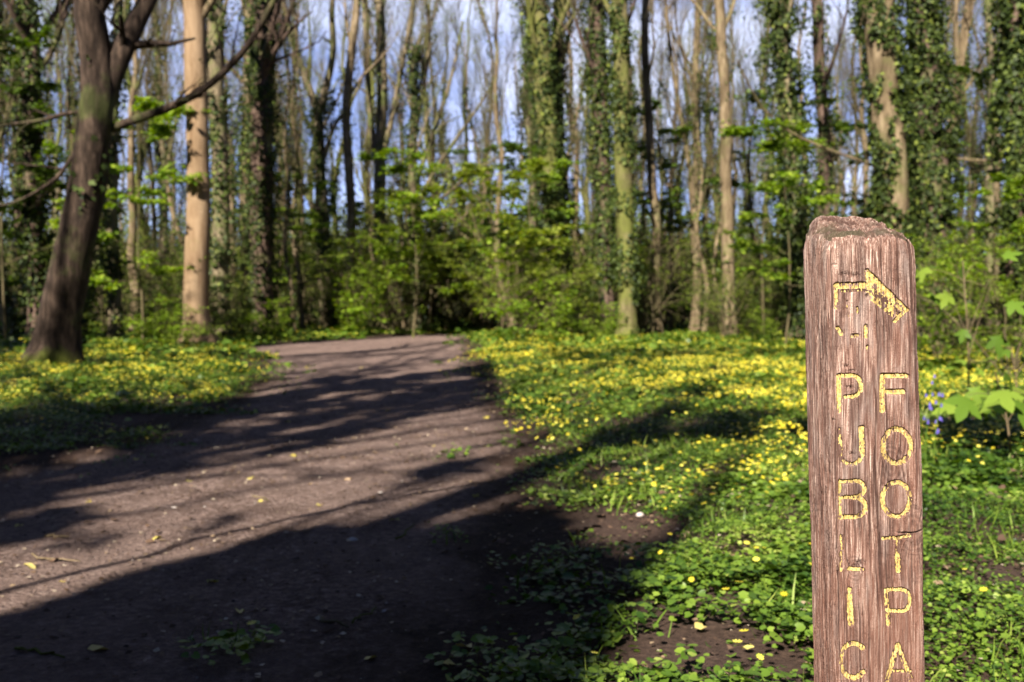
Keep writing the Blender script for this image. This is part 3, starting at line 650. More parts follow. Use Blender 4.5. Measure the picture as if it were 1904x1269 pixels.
def maple_proto(seed, hgt, mat, nleaf):
    rng = np.random.default_rng(seed); root = empty('young_maple'); z = np.linspace(0, hgt, 14)
    P = np.stack([(fbm(z * .4, z * 0, seed, 2) - .5) * .35, (fbm(z * .4, z * 0 + 7, seed, 2) - .5) * .35, z], -1); P[:, :2] -= P[0, :2]; R = .035 * (1 - .8 * z / hgt)
    A = Acc(); V, Q = tubes(P[None], R[None], 8); A.add(V, Q)
    P1, R1 = grow(rng, P[None], R[None], 20, (.25, 1), (1.4, 2.8), (1.1, 1.6), .03, .10, 7, .5, .3); V, Q = tubes(P1, R1, 5); A.add(V, Q)
    P2, R2 = grow(rng, P1, R1, 6, (.2, 1), (.5, 1.1), (.5, 1.1), -.02, .1, 5, .6, .3, rmin=.005); P2[:, :, 2] = P2[:, :1, 2] + (P2[:, :, 2] - P2[:, :1, 2]) * .35; V, Q = tubes(P2, R2, 3); A.add(V, Q)
    obj('trunk', A.mesh('trunk', M['twig']), root); L = Acc(); spray_leaves(L, rng, P2, R2, int(nleaf * 1.2), .16, 0, .09, .35, droop=-.3, part=.6); obj('crown', L.mesh('crown', M[mat]), root)
    return root
mp_ = [maple_proto(401, 6.2, 'spring', 2300), maple_proto(402, 5.2, 'bronze', 2000), maple_proto(403, 7.5, 'deep', 2600)]
used_m = set()
def place_maple(px, Y, k, sc, label, grp=None):
    x = (px - CX) / F * Y; loc = (x, Y, float(terr(np.array(x), np.array(Y))) - .03)
    if k in used_m: c = copy_thing(mp_[k], loc, RNG.uniform(0, 6.28), sc, label)
    else: used_m.add(k); c = mp_[k]; c.location = loc; c.scale = (sc,) * 3; tag(c, label, 'young tree')
    if grp: c['group'] = grp
    elif 'group' in c: del c['group']
for a_ in [(768, 34, 0, 1.0, 'young maple with bright layered leaves leaning over the path end'), (915, 38, 2, 1.0, 'deep green young maple above the very bend of the path'), (935, 28, 1, .95, 'bronze-tipped young maple right of the path end'),
           (985, 30, 2, .8, 'shadowy young maple between the bronze maple and the broad ivy trunk'), (1010, 33, 0, .9, 'light green young maple in front of the broad ivy-green trunk'), (760, 38, 1, 1.1, 'yellowish young maple behind the forking trunk'),
           (265, 25, 0, .95, 'young maple with pale leaf tiers between the leaning tree and the beech'), (10, 26, 2, 1.1, 'dark young maple at the far left edge'), (130, 30, 0, 1.0, 'green young maple behind the leaning trunk'),
           (1460, 24, 0, .85, 'bright young maple left of the post top'), (1590, 28, 2, 1.0, 'dark young maple over the left shoulder of the post'), (1420, 33, 2, 1.1, 'tall young maple with dark tiers beside the clean pale trunk'),
           (1230, 38, 2, 1.2, 'young maple with dark tiers by the wavering tan trunk'), (1800, 24, 2, .95, 'young maple with dark tiers right of the black ivy trunk'), (1850, 19, 0, .55, 'small young maple with bright tiers near the right edge'),
           (560, 40, 0, 1.0, 'young maple right of the thick dark ivy trunk'), (640, 44, 1, 1.1, 'olive young maple near the pale slender tree')]: place_maple(*a_)
used_s = set()
def place_shrub(px, Y, k, sc=1., label=None, scz=None):
    x = (px - CX) / F * Y; loc = (x, Y, float(terr(np.array(x), np.array(Y))) - .03)
    r, nm = shr[k]; lab = label or f'{nm} {region(px)}'; grp = None if label else f'undergrowth {region(px)}'
    if k in used_s:
        c = copy_thing(r, loc, RNG.uniform(0, 6.28), sc, lab, grp, scz)
        if label and 'group' in c: del c['group']
    else:
        used_s.add(k); c = r; r.location = loc; r.scale = (sc, sc, scz or sc); tag(r, lab, 'bush', grp)
    c['category'] = 'bush'
    return c
for (px, Y, k, sc, lab) in [(745, 37, 0, .9, 'bright layered green bush left of the path end'), (800, 60, 0, 1.0, 'pale green bush behind the bend of the path'),
                            (945, 28, 3, .75, 'bronze-leaved bush right of the path where it turns'), (985, 30, 3, .8, 'olive-bronze bush behind the one at the path turn'), (975, 24, 5, 1.2, 'small leafy sapling at the right lip of the path'),
                            (690, 36, 5, 1.5, 'low green clump at the foot of the forking trunk'), (480, 31, 5, 1.0, 'low leafy clump at the foot of the thick dark ivy trunk'), (300, 23.5, 5, .9, 'low leafy clump on the flowers left of the beech'),
                            (345, 23, 5, .7, 'tiny green clump at the beech foot'), (880, 40, 6, 2.0, 'black evergreen bush added as the dark shade deep in the path bend'), (840, 41, 6, 1.7, 'blackish evergreen bush added as the dark shade behind the path end'),  # black evergreen bushes here are added to make the shaded gap dark
                            (868, 48, 6, 2.8, 'tall black evergreen bush added to darken the shaded tunnel behind the path'), (815, 50, 6, 2.8, 'left black evergreen bush added to darken the shaded tunnel behind the path'), (1095, 25, 5, .8, 'small dark sapling at the front of the right wood'), (1750, 17, 0, .55, 'light green bush close behind the right edge of the post'), (1830, 15, 5, .9, 'low leafy bush right of the post'),
                            (1880, 14, 0, .5, 'pale green bush near the right frame edge')]:
    place_shrub(px, Y, k, sc, lab)
for i in range(110):
    Y = RNG.uniform(36, 62); px = RNG.uniform(-40, 1950)
    if 740 < px < 940 and Y < 57: continue
    place_shrub(px, Y, int(RNG.choice([0, 1, 2, 2, 2, 3, 4, 4, 1, 6])), RNG.uniform(.75, 1.15) * (Y / 42))
for i in range(34):
    px = RNG.uniform(960, 1950) if i % 2 else RNG.uniform(-40, 470)
    place_shrub(px, RNG.uniform(28, 36), int(RNG.choice([5, 5, 4, 1, 2, 6])), RNG.uniform(.5, .85))
# thin stems arching over the far end of the path
for sgn, lab in ((1, 'coppice of thin stems arching rightwards over the path end'), (-1, 'coppice of thin stems arching leftwards over the path end')):
    rg = np.random.default_rng(60 + sgn); bx = at(795 if sgn > 0 else 925, 600, 41); bx[2] = float(terr(bx[0], bx[1])); rt = empty('hazel_coppice', bx); tag(rt, lab, 'bush')
    A = Acc(); n_ = 16; tt_ = np.linspace(0, 1, 9); PP = np.zeros((n_, 9, 3)); y0 = rg.uniform(-4, 4, n_); x0 = rg.normal(size=n_) * .5; rch = rg.uniform(1.0, 3.4, n_); hh = rg.uniform(3.5, 6.5, n_)
    PP[:, :, 0] = x0[:, None] + sgn * rch[:, None] * tt_ ** 1.8; PP[:, :, 1] = y0[:, None] + rg.normal(size=(n_, 1)) * .6 * tt_; PP[:, :, 2] = hh[:, None] * np.sin(tt_ * 1.45) + rg.normal(size=(n_, 9)) * .04 - .05 * (tt_ == 0)
    V, Q = tubes(PP, rg.uniform(.018, .045, n_)[:, None] * np.linspace(1, .3, 9), 6); A.add(V, Q)
    P2, R2 = grow(rg, PP, np.full((n_, 9), .02), 7, (.35, 1), (.6, 1.8), (.3, .9), .05, .12, 5, .5, .3, rmin=.006); V, Q = tubes(P2, R2, 3); A.add(V, Q)
    obj('stems', A.mesh('stems', M['tan']), rt); L = Acc(); spray_leaves(L, rg, P2, R2, 1300, .13, .1, .12, .3); obj('foliage', L.mesh('foliage', M['spring']), rt)
# far-off wood closing the view
rng = np.random.default_rng(5); N = 2600; px = rng.uniform(-300, 2200, N); Y = rng.uniform(85, 110, N); x = (px - CX) / F * Y
K = 6; P = np.zeros((N, K, 3)); P[:, 0] = np.stack([x, Y, np.full(N, -.3)], -1); D = norm(np.stack([rng.normal(size=N) * .22, rng.normal(size=N) * .22, np.ones(N)], -1)); L = rng.uniform(6, 12, N)
for k in range(1, K): D = norm(D + rng.normal(size=(N, 3)) * .1); P[:, k] = P[:, k - 1] + D * (L / (K - 1))[:, None]
R = rng.uniform(.05, .16, N)[:, None] * np.linspace(1, .15, K)
A = Acc(); V, Q = tubes(P, R, 4); A.add(V, Q)
P2, R2 = grow(rng, P, R, 8, (.1, 1), (1.5, 4), (.4, 1.1), .15, .15, 4, .5, .3, rmin=.015); V, Q = tubes(P2, R2, 3); A.add(V, Q)
W = A.mesh('far_wood_stems', M['tan']); L_ = Acc(); spray_leaves(L_, rng, P2, R2, 110000, .34, 0, .5, .6)
L_.V = [np.concatenate(L_.V)]; L_.A = [np.concatenate(L_.A)]
V1 = np.concatenate(A.V); V2 = L_.V[0]; f4 = np.concatenate(A.F[4]); l4 = np.concatenate(L_.F[4]) + len(V1)
fw = mesh('far_woodland', np.concatenate([V1, V2]), [np.concatenate([f4, l4])], None, True, {'tint': np.concatenate([np.concatenate(A.A), L_.A[0]])}, [M['farstem'], M['farwood']], np.concatenate([np.zeros(len(f4)), np.ones(len(l4))]))
o = obj('far_woodland', fw); tag(o, 'distant olive-green wood closing the view behind all the trees', 'woodland', kind='stuff')

# --- near saplings and bluebells on the right
def sapling(label, base_px, tops, Y, size, seed, mat='maple'):
    rng = np.random.default_rng(seed); b = at(*base_px, Y); b[2] = float(terr(b[0], b[1])) - .02; root = empty('sycamore_sapling', b); tag(root, label, 'sapling')
    A = Acc(); L = Acc()
    top = at(*tops[0][:2], Y); ax = smooth_axis([b, (b + top) / 2 + [.03, 0, 0], top + [0, 0, .03]], 10) - b; V, Q = tubes(ax[None], np.linspace(.009, .004, 10)[None], 7); A.add(V, Q)
    for i, (px, py, dy) in enumerate(tops):
        tip = at(px, py, Y + dy) - b; st = ax[int(rng.integers(4, 9))]
        c = smooth_axis([st, (st + tip) / 2 + [0, 0, .05], tip], 6); V, Q = tubes(c[None], np.linspace(.003, .0015, 6)[None], 5); A.add(V, Q)
        X = norm(np.array([tip[0] - st[0], tip[1] - st[1] - .15, 0]) + rng.normal(size=3) * .3 + [0, 0, -.25])[None]; N = norm(np.array([[rng.normal() * .5, -.35 + rng.normal() * .4, 1]]))
        V, Fc, tt = inst(PALM, tip[None], basis(X, N), size * rng.uniform(.75, 1.25), rng); L.add(V, Fc, tt)
    obj('stem', A.mesh('stem', M['tan']), root); obj('foliage', L.mesh('foliage', M[mat]), root)
sapling('sycamore sapling with big pale lobed leaves at the right frame edge', (1880, 880), [(1850, 700, 0), (1800, 735, -.2), (1835, 725, .2), (1872, 715, 0), (1905, 690, .1), (1780, 752, 0), (1890, 740, -.3), (1925, 725, 0), (1860, 745, .2), (1820, 755, .3), (1895, 660, .4), (1940, 700, 0), (1810, 715, 0), (1845, 745, -.2), (1870, 690, -.1), (1790, 730, .2), (1900, 760, -.2), (1855, 722, -.4), (1925, 745, -.3)], 6.6, .2, 1)
sapling('taller sycamore sapling with flat leaf tiers right of the post top', (1800, 800), [(1790, 492, .2), (1740, 500, 0), (1720, 495, .2), (1770, 486, -.2), (1815, 490, 0), (1840, 520, .3), (1765, 540, 0), (1730, 560, .2), (1700, 500, .3), (1860, 480, 0), (1800, 575, .1), (1870, 560, 0), (1795, 610, 0), (1850, 620, .2), (1745, 610, .3)], 8.2, .16, 2)
sapling('low sycamore seedling in the shade by the right frame edge', (1890, 790), [(1880, 650, 0), (1850, 665, .2), (1900, 640, 0), (1830, 690, 0), (1800, 672, .2), (1915, 668, 0), (1780, 660, .4)], 9.5, .15, 3)
def bluebell(px, py, Y, label, seed):
    rng = np.random.default_rng(seed); b = at(px, py, Y); zt = b[2]; b[2] = float(terr(b[0], b[1])); root = empty('bluebell', b); tag(root, label, 'flower')
    hh = zt - b[2]; s = smooth_axis([[0, 0, 0], [.01, 0, hh * .6], [.05, 0, hh]], 8); V, Q = tubes(s[None], np.full((1, 8), .003), 6); A = Acc(); A.add(V, Q); obj('stem', A.mesh('stem', M['cover']), root)
    B = Acc(); K_ = 10
    for i in range(K_):
        c = s[4 + i % 4] + rng.normal(size=3) * [.018, .018, .015]; th = np.arange(8) * pi / 4; rs = [(.003, 0), (.008, -.006), (.009, -.02), (.015, -.027)]
        V = np.array([[c[0] + r * .7 * cos(q), c[1] + r * .7 * sin(q), c[2] + z * .8] for r, z in rs for q in th]); ix = np.arange(32).reshape(4, 8); nx_ = np.roll(ix, -1, 1)
        B.add(V, np.stack([ix[:-1], nx_[:-1], nx_[1:], ix[1:]], -1).reshape(-1, 4), rng.random())
    obj('bells', B.mesh('bells', M['blue']), root)
bluebell(1722, 706, 6.2, 'taller bluebell just right of the post', 1); bluebell(1737, 733, 6.0, 'shorter bluebell lower right of the taller one', 2)

# ------------------------------------------------------------------ trees behind and beside the camera (they shade the path)
def ground_poly_pts(poly, n, rng):
    W_ = np.array([gnd(*p)[:2] for p in poly]); lo, hi = W_.min(0), W_.max(0); out = []
    while len(out) < n:
        q = rng.uniform(lo, hi, (4096, 2)); c = np.zeros(4096, bool); j = len(W_) - 1
        for i in range(len(W_)):
            cond = ((W_[i, 1] > q[:, 1]) != (W_[j, 1] > q[:, 1])) & (q[:, 0] < (W_[j, 0] - W_[i, 0]) * (q[:, 1] - W_[i, 1]) / (W_[j, 1] - W_[i, 1] + 1e-12) + W_[i, 0]); c ^= cond; j = i
        out += list(q[c])
    return np.array(out[:n])
def stray(Pn):
    Pn = np.asarray(Pn); res = np.zeros(Pn.shape[:-1], bool)
    for cx_, cy_, z_, rr_ in ((.57, 1.62, .9, .62), (2.6, 4.3, 0, 1.5), (1.25, 3.0, 0, .42), (2.6, 6.4, 0, 1.1)):
        t_ = Pn[..., 2] - z_; g_ = Pn - BACK * t_[..., None]; res |= (np.hypot(g_[..., 0] - cx_, g_[..., 1] - cy_) < rr_) & (t_ > .5)
    return res
def shade_tree(name, label, base, polys, hr, seed, lines=(), leaf=.16, hgt=13, rb=.2, mat='ivy', bare=8):
    """a leafy tree outside the frame; its boughs and leaves are laid out to shade the given patches of ground"""
    rng = np.random.default_rng(seed); root = empty(name, (*base, 0)); tag(root, label, 'tree', None)
    z = np.linspace(-.1, hgt, 20); P = np.stack([(fbm(z * .2, z * 0, seed, 2) - .5), (fbm(z * .2, z * 0 + 7, seed, 2) - .5), z], -1); P[:, :2] -= P[0, :2]; R = rb * (1 - .8 * z / hgt)
    V, Q = trunk_mesh('trunk', P, R, None, seed, 12); obj('trunk', mesh('trunk', V, [Q], M['grey']), root)
    A = Acc(); L = Acc(); b3 = np.array([*base, 0.])
    for poly, n, *sk in polys:
        G = ground_poly_pts(poly, n, rng); m = fbm(G[:, 0] * 1.6, G[:, 1] * 1.6, seed + 2, 3) + rng.normal(size=n) * .05 > .22
        if sk:
            al, ac = G[:, 0] * sin(AZ) + G[:, 1] * cos(AZ), G[:, 0] * cos(AZ) - G[:, 1] * sin(AZ); ac = ac + .25 * (fbm(al * .7, ac * .5, seed + 6, 2) - .5)
            m = .68 * fbm(ac * 4.2, al * .28, seed + 8, 3) + .32 * fbm(G[:, 0] * .9, G[:, 1] * .9, seed + 9, 3) + rng.normal(size=n) * .015 > sk[0]
        G = G[m]
        h = hr[0] + (hr[1] - hr[0]) * np.clip(vn(G[:, 0] * .8, G[:, 1] * .8, seed + 4) * .7 + rng.random(len(G)) * .3, 0, 1)
        pos = np.stack([G[:, 0], G[:, 1], 0 * h], -1) + BACK * h[:, None] - b3
        pos = pos[~stray(pos + b3)]
        V, Fc, tt = inst(LEAF4, pos, basis(rnd_dir(rng, len(pos), .4), norm(np.stack([rng.normal(size=len(pos)) * .4 - .3, rng.normal(size=len(pos)) * .4 - .4, np.ones(len(pos))], -1))), leaf * rng.uniform(.7, 1.3, len(pos)), rng); L.add(V, Fc, tt)
        for c in pos[rng.integers(0, len(pos), 14)]:
            s = P[int(rng.integers(8, 17))]; q = smooth_axis([s, (s + c) / 2 + [0, 0, .4], c], 8)
            if stray(q + b3).any(): continue
            V, Q = tubes(q[None], np.linspace(.05, .012, 8)[None], 5); A.add(V, Q)
    for pts, hh, w in lines:
        q = np.array([gnd(*p_) + BACK * hh for p_ in pts]) - b3; q = smooth_axis(q, 16); q[1:-1] += rng.normal(size=(14, 3)) * .02
        V, Q = tubes(q[None], np.linspace(w, w * .55, 16)[None], 7); A.add(V, Q)
        s = P[12]; q2 = smooth_axis([s, (s + q[0]) / 2 + [0, 0, .5], q[0]], 8); V, Q = tubes(q2[None], np.linspace(w * 1.6, w, 8)[None], 7); A.add(V, Q)
        s1, r1 = grow(rng, q[None], np.full((1, 16), w), 5, (.3, 1), (.4, 1.0), (.4, .8), .1, .12, 6, .4, .3, rmin=.006); kk = ~stray(s1 + b3).any(1); s1, r1 = s1[kk], r1[kk]; V, Q = tubes(s1, r1, 4); A.add(V, Q)
    if bare:
        P1, R1 = grow(rng, P[None], R[None], bare, (.3, .97), (2.5, 5), (.4, .9), .3, .12, 8, .45, .15); kk = ~stray(P1 + b3).any(1); P1, R1 = P1[kk], R1[kk]; V, Q = tubes(P1, R1, 6); A.add(V, Q)
        P2, R2 = grow(rng, P1, R1, 6, (.2, 1), (.8, 2), (.4, .9), .2, .16, 5, .5, .3, rmin=.008); kk = ~stray(P2 + b3).any(1); V, Q = tubes(P2[kk], R2[kk], 4); A.add(V, Q)
    obj('branches', A.mesh('branches', M['twig']), root)
    if L.n: obj('crown', L.mesh('crown', M[mat]), root)
S1 = [(-300, 1230), (0, 1172), (180, 1115), (350, 1058), (520, 1008), (640, 985), (700, 1000), (745, 1022), (800, 1000), (870, 975), (940, 968), (990, 955), (1020, 975), (1040, 1010), (1110, 1045), (1160, 1072), (1130, 1100), (1080, 1130), (1040, 1180), (1000, 1260), (940, 1370), (830, 1500), (-400, 1600)]
S2 = [(1080, 800), (1200, 785), (1350, 778), (1510, 790), (1510, 828), (1400, 838), (1250, 832), (1130, 850)]
S3 = [(-60, 880), (60, 905), (150, 960), (230, 1000), (160, 1030), (60, 1020), (-60, 1010)]
S5 = [(-60, 815), (150, 790), (320, 762), (450, 738), (450, 752), (330, 790), (150, 835), (-60, 862)]
S6 = [(1730, 800), (1960, 790), (1960, 850), (1730, 835)]
S7 = [(250, 790), (430, 735), (600, 705), (760, 690), (915, 680), (925, 755), (760, 775), (600, 790), (400, 812), (200, 850)]
S11 = [(540, 668), (700, 650), (870, 636), (885, 668), (720, 692), (540, 705)]
S12 = [(60, 870), (350, 800), (900, 765), (960, 860), (700, 930), (350, 990), (0, 1060), (-200, 1000)]
S13 = [(-60, 640), (480, 640), (480, 730), (-60, 790)]
S14 = [(940, 640), (1500, 632), (1900, 640), (1900, 790), (1500, 770), (960, 720)]
S8 = [(1000, 672), (1250, 664), (1500, 660), (1500, 676), (1250, 684), (1050, 690)]
S9 = [(1050, 868), (1250, 862), (1300, 885), (1200, 905), (1060, 900)]
S10 = [(1080, 730), (1250, 735), (1400, 745), (1380, 757), (1200, 752)]
shade_tree('holly_tree', 'dense evergreen tree behind the camera shading the front of the path', (-4.5, -7.5), [(S1, 13000)], (6, 8.5), 301,
           lines=[([(-260, 1175), (0, 1112), (180, 1058), (350, 1022), (500, 975), (640, 950), (800, 918), (950, 890), (1080, 862)], 3.6, .026)], bare=0)
shade_tree('oak_tree', 'leafy tree behind the camera shading the flowery right verge', (-7.0, -9.5), [(S2, 1900, .55), (S10, 260, .52)], (8, 10), 302, bare=0)
shade_tree('oak_tree', 'leafy tree left of the camera shading the left verge', (-9.0, -2.5), [(S3, 1500, .52), (S5, 3600, .50), (S7, 11000, .535), (S12, 9000, .645)], (8, 10.5), 303, bare=7)
shade_tree('oak_tree', 'leafy tree behind the camera shading the far right flowers', (2.5, -6), [(S6, 900)], (8, 10), 304, bare=0)
shade_tree('oak_tree', 'tall tree behind the camera shading the far flowers', (-9.0, -9.0), [(S8, 1800), (S11, 4200, .55), (S13, 7000, .62), (S14, 9000, .63)], (15, 18), 305, bare=2, hgt=17, rb=.12)
for i, (bx, by, hh, rb) in enumerate([(-8.2, 1.5, 15, .13), (-10.5, 4, 16, .22), (-9.6, 0, 17, .12), (-13.5, 1, 18, .2), (-14, 8, 17, .25), (-11.4, 9, 16, .17), (-17, 12, 18, .3), (-7.3, -3.5, 15, .12), (-16, 16, 17, .3), (-20, 20, 17, .3), (12, 6, 16, .25), (16, 12, 17, .3)]):
    shade_tree('oak_tree', 'bare tree standing beside the path outside the frame', (bx, by), [], (8, 10), 320 + i, hgt=hh, rb=rb, bare=10)
    bpy.context.scene.collection.objects[-1].parent['group'] = 'bare trees outside the frame'
# added unseen evergreens around the camera, blocking sky light to deepen the shade
def evergreen(seed, hgt):
    rng = np.random.default_rng(seed); root = empty('light_blocking_evergreen'); z = np.linspace(0, hgt, 12); P = np.stack([z * 0, z * 0, z], -1); P[:, 0] += .3 * np.sin(z * .3); R = .3 * (1 - .85 * z / hgt)
    V, Q = tubes(P[None], R[None], 10); obj('trunk', mesh('trunk', V, [Q], M['dark']), root); L = Acc(); n = 9000
    h_ = hgt * rng.random(n) ** .8; a_ = rng.uniform(0, 6.3, n); rad = (3.1 - 1.6 * (h_ / hgt) ** 2) * (.6 + .6 * fbm(a_ * 1.2, h_ * .6, seed, 3)) * rng.random(n) ** .4
    pos = np.stack([rad * np.cos(a_), rad * np.sin(a_), h_], -1); V, Fc, tt = inst(LEAF4, pos, basis(rnd_dir(rng, n, .4), norm(rng.normal(size=(n, 3)) + [0, 0, .6])), rng.uniform(.25, .5, n), rng); L.add(V, Fc, tt)
    obj('crown', L.mesh('crown', M['deep']), root); return root
ev = evergreen(501, 19.0); first = True
for (x, y) in [(-17.5, -12), (-18, -7), (-19, -2), (-20, 3), (-22, 8), (-25, 13), (-28, 18), (13, -12), (12.5, -7), (12, -2), (12.5, 3), (14, 8), (17, 13), (20, 18), (23, 24), (-27, 23), (-14, -18), (-10, -23), (-5, -24), (0, -24), (5, -23), (10, -20), (13, -17), (-7, -29), (3, -29), (7, -6.5), (7.5, -12), (4.5, -15)]:
    rz = RNG.uniform(0, 6); 
    if first: ev.location = (x, y, 0); first = False; tag(ev, 'tall unseen evergreen added around the camera to block sky light', 'tree', 'added light-blocking evergreens around the camera')
    else: copy_thing(ev, (x, y, 0), rz, RNG.uniform(.95, 1.05), None, None)

# ------------------------------------------------------------------ the footpath post
YF, YB = 1.57, 1.71
LEAN = .036
def fx(px, py):       # pixel -> (x, z) on the front plane, lean removed
    q = at(px, py, YF); return q[0] + LEAN * (q[2] - 1.2), q[2]
XL, XR = fx(1541, 700)[0], fx(1718, 700)[0]
ZT = 1.215
strokes = {}
def st(name, pts, w, wear=0.0, closed=False):
    pts = list(pts) + ([pts[0]] if closed else [])
    q = [fx(*p) for p in pts]; strokes.setdefault(name, []).extend([(q[i], q[i + 1], w / 2 / F * YF, wear) for i in range(len(q) - 1)])
def arc(cx, cy, rx_, ry_, a0, a1, n=14): return [(cx + rx_ * cos(radians(a)), cy + ry_ * sin(radians(a))) for a in np.linspace(a0, a1, n)]
z1 = lambda x, y: (1450 + x / 2.819, 380 + y / 2.819)
st('arrow', [z1(300, 430), z1(300, 540)], 9, .1); st('arrow', [z1(300, 428), z1(450, 425)], 13, .1); st('arrow', [z1(462, 350), z1(672, 555)], 9, 0)
st('arrow', [z1(470, 390), z1(655, 555)], 11, .15); st('arrow', [z1(440, 430), z1(520, 480)], 15, .6); st('arrow', [z1(668, 555), z1(610, 612)], 9, .1); st('arrow', [z1(475, 430), z1(590, 540)], 17, .6); st('arrow', [z1(470, 480), z1(600, 575)], 12, .62); st('arrow', [z1(460, 360), z1(478, 440)], 9, .2); st('arrow', [z1(580, 520), z1(625, 580)], 10, .6)
st('arrow', [z1(310, 650), z1(325, 680)], 9, .1); st('arrow', [z1(385, 692), z1(412, 690)], 8, .2); st('arrow', [z1(458, 640), z1(458, 695)], 8, .2); st('arrow', [z1(464, 745), z1(464, 768)], 5, 0)
st('arrow', [z1(355, 510), z1(365, 590)], 4, .5); st('arrow', [z1(410, 540), z1(415, 570)], 5, .4); st('arrow', [z1(335, 455), z1(440, 450)], 6, .75)
st('letter_p', [z1(315, 902), z1(313, 1082)], 11, .12); st('letter_p', [z1(315, 900), z1(385, 900)] + [z1(*p) for p in arc(388, 955, 45, 55, -85, 85, 9)] + [z1(352, 1010)], 9, .08)
st('letter_f', [z1(545, 900), z1(543, 1082)], 12, .05); st('letter_f', [z1(548, 900), z1(670, 902)], 10, .05); st('letter_f', [z1(565, 985), z1(652, 985)], 11, .02)
st('letter_u', [(1562, 800), (1566, 845)], 8, .62); st('letter_u', arc(1585, 846, 20, 19, 170, 10, 9), 8, .3); st('letter_u', [(1604, 797), (1606, 846)], 11, .05)
st('letter_o', arc(1670, 831, 26, 32, 0, 360, 25), 11, .1)
st('letter_b', [(1563, 898), (1564, 965)], 9, .05); st('letter_b', [(1563, 897), (1590, 896)] + arc(1594, 911, 16, 15, -85, 85, 8) + [(1570, 927)], 9, 0); st('letter_b', [(1590, 927)] + arc(1595, 945, 17, 18, -80, 85, 8) + [(1564, 964)], 10, 0)
st('letter_o_second', arc(1669, 930, 26, 32, 0, 360, 25), 10, .2)
st('letter_l', [(1565, 999), (1567, 1022)], 7, .3); st('letter_l', [(1565, 1030), (1565, 1063)], 8, .45); st('letter_l', [(1581, 1060), (1605, 1061)], 9, .1)
st('letter_t', [(1645, 1003), (1672, 1002), (1694, 998)], 8, .12); st('letter_t', [(1671, 1006), (1671, 1035)], 6, .25); st('letter_t', [(1671, 1035), (1673, 1063)], 12, .05)
st('letter_i', [(1582, 1099), (1583, 1130)], 11, .05); st('letter_i', [(1583, 1130), (1585, 1162)], 13, .1)
st('letter_p_second', [(1650, 1099), (1654, 1163)], 9, .15); st('letter_p_second', [(1652, 1099), (1678, 1098)] + arc(1680, 1118, 14, 20, -80, 85, 9) + [(1654, 1138)], 9, .12)
st('letter_c', arc(1589, 1231, 25, 32, -48, -318, 20), 11, .22)
st('letter_a', [(1671, 1200), (1652, 1268), (1649, 1285)], 10, .4); st('letter_a', [(1671, 1200), (1697, 1268), (1700, 1285)], 10, .35); st('letter_a', [(1656, 1250), (1694, 1250)], 7, .25)

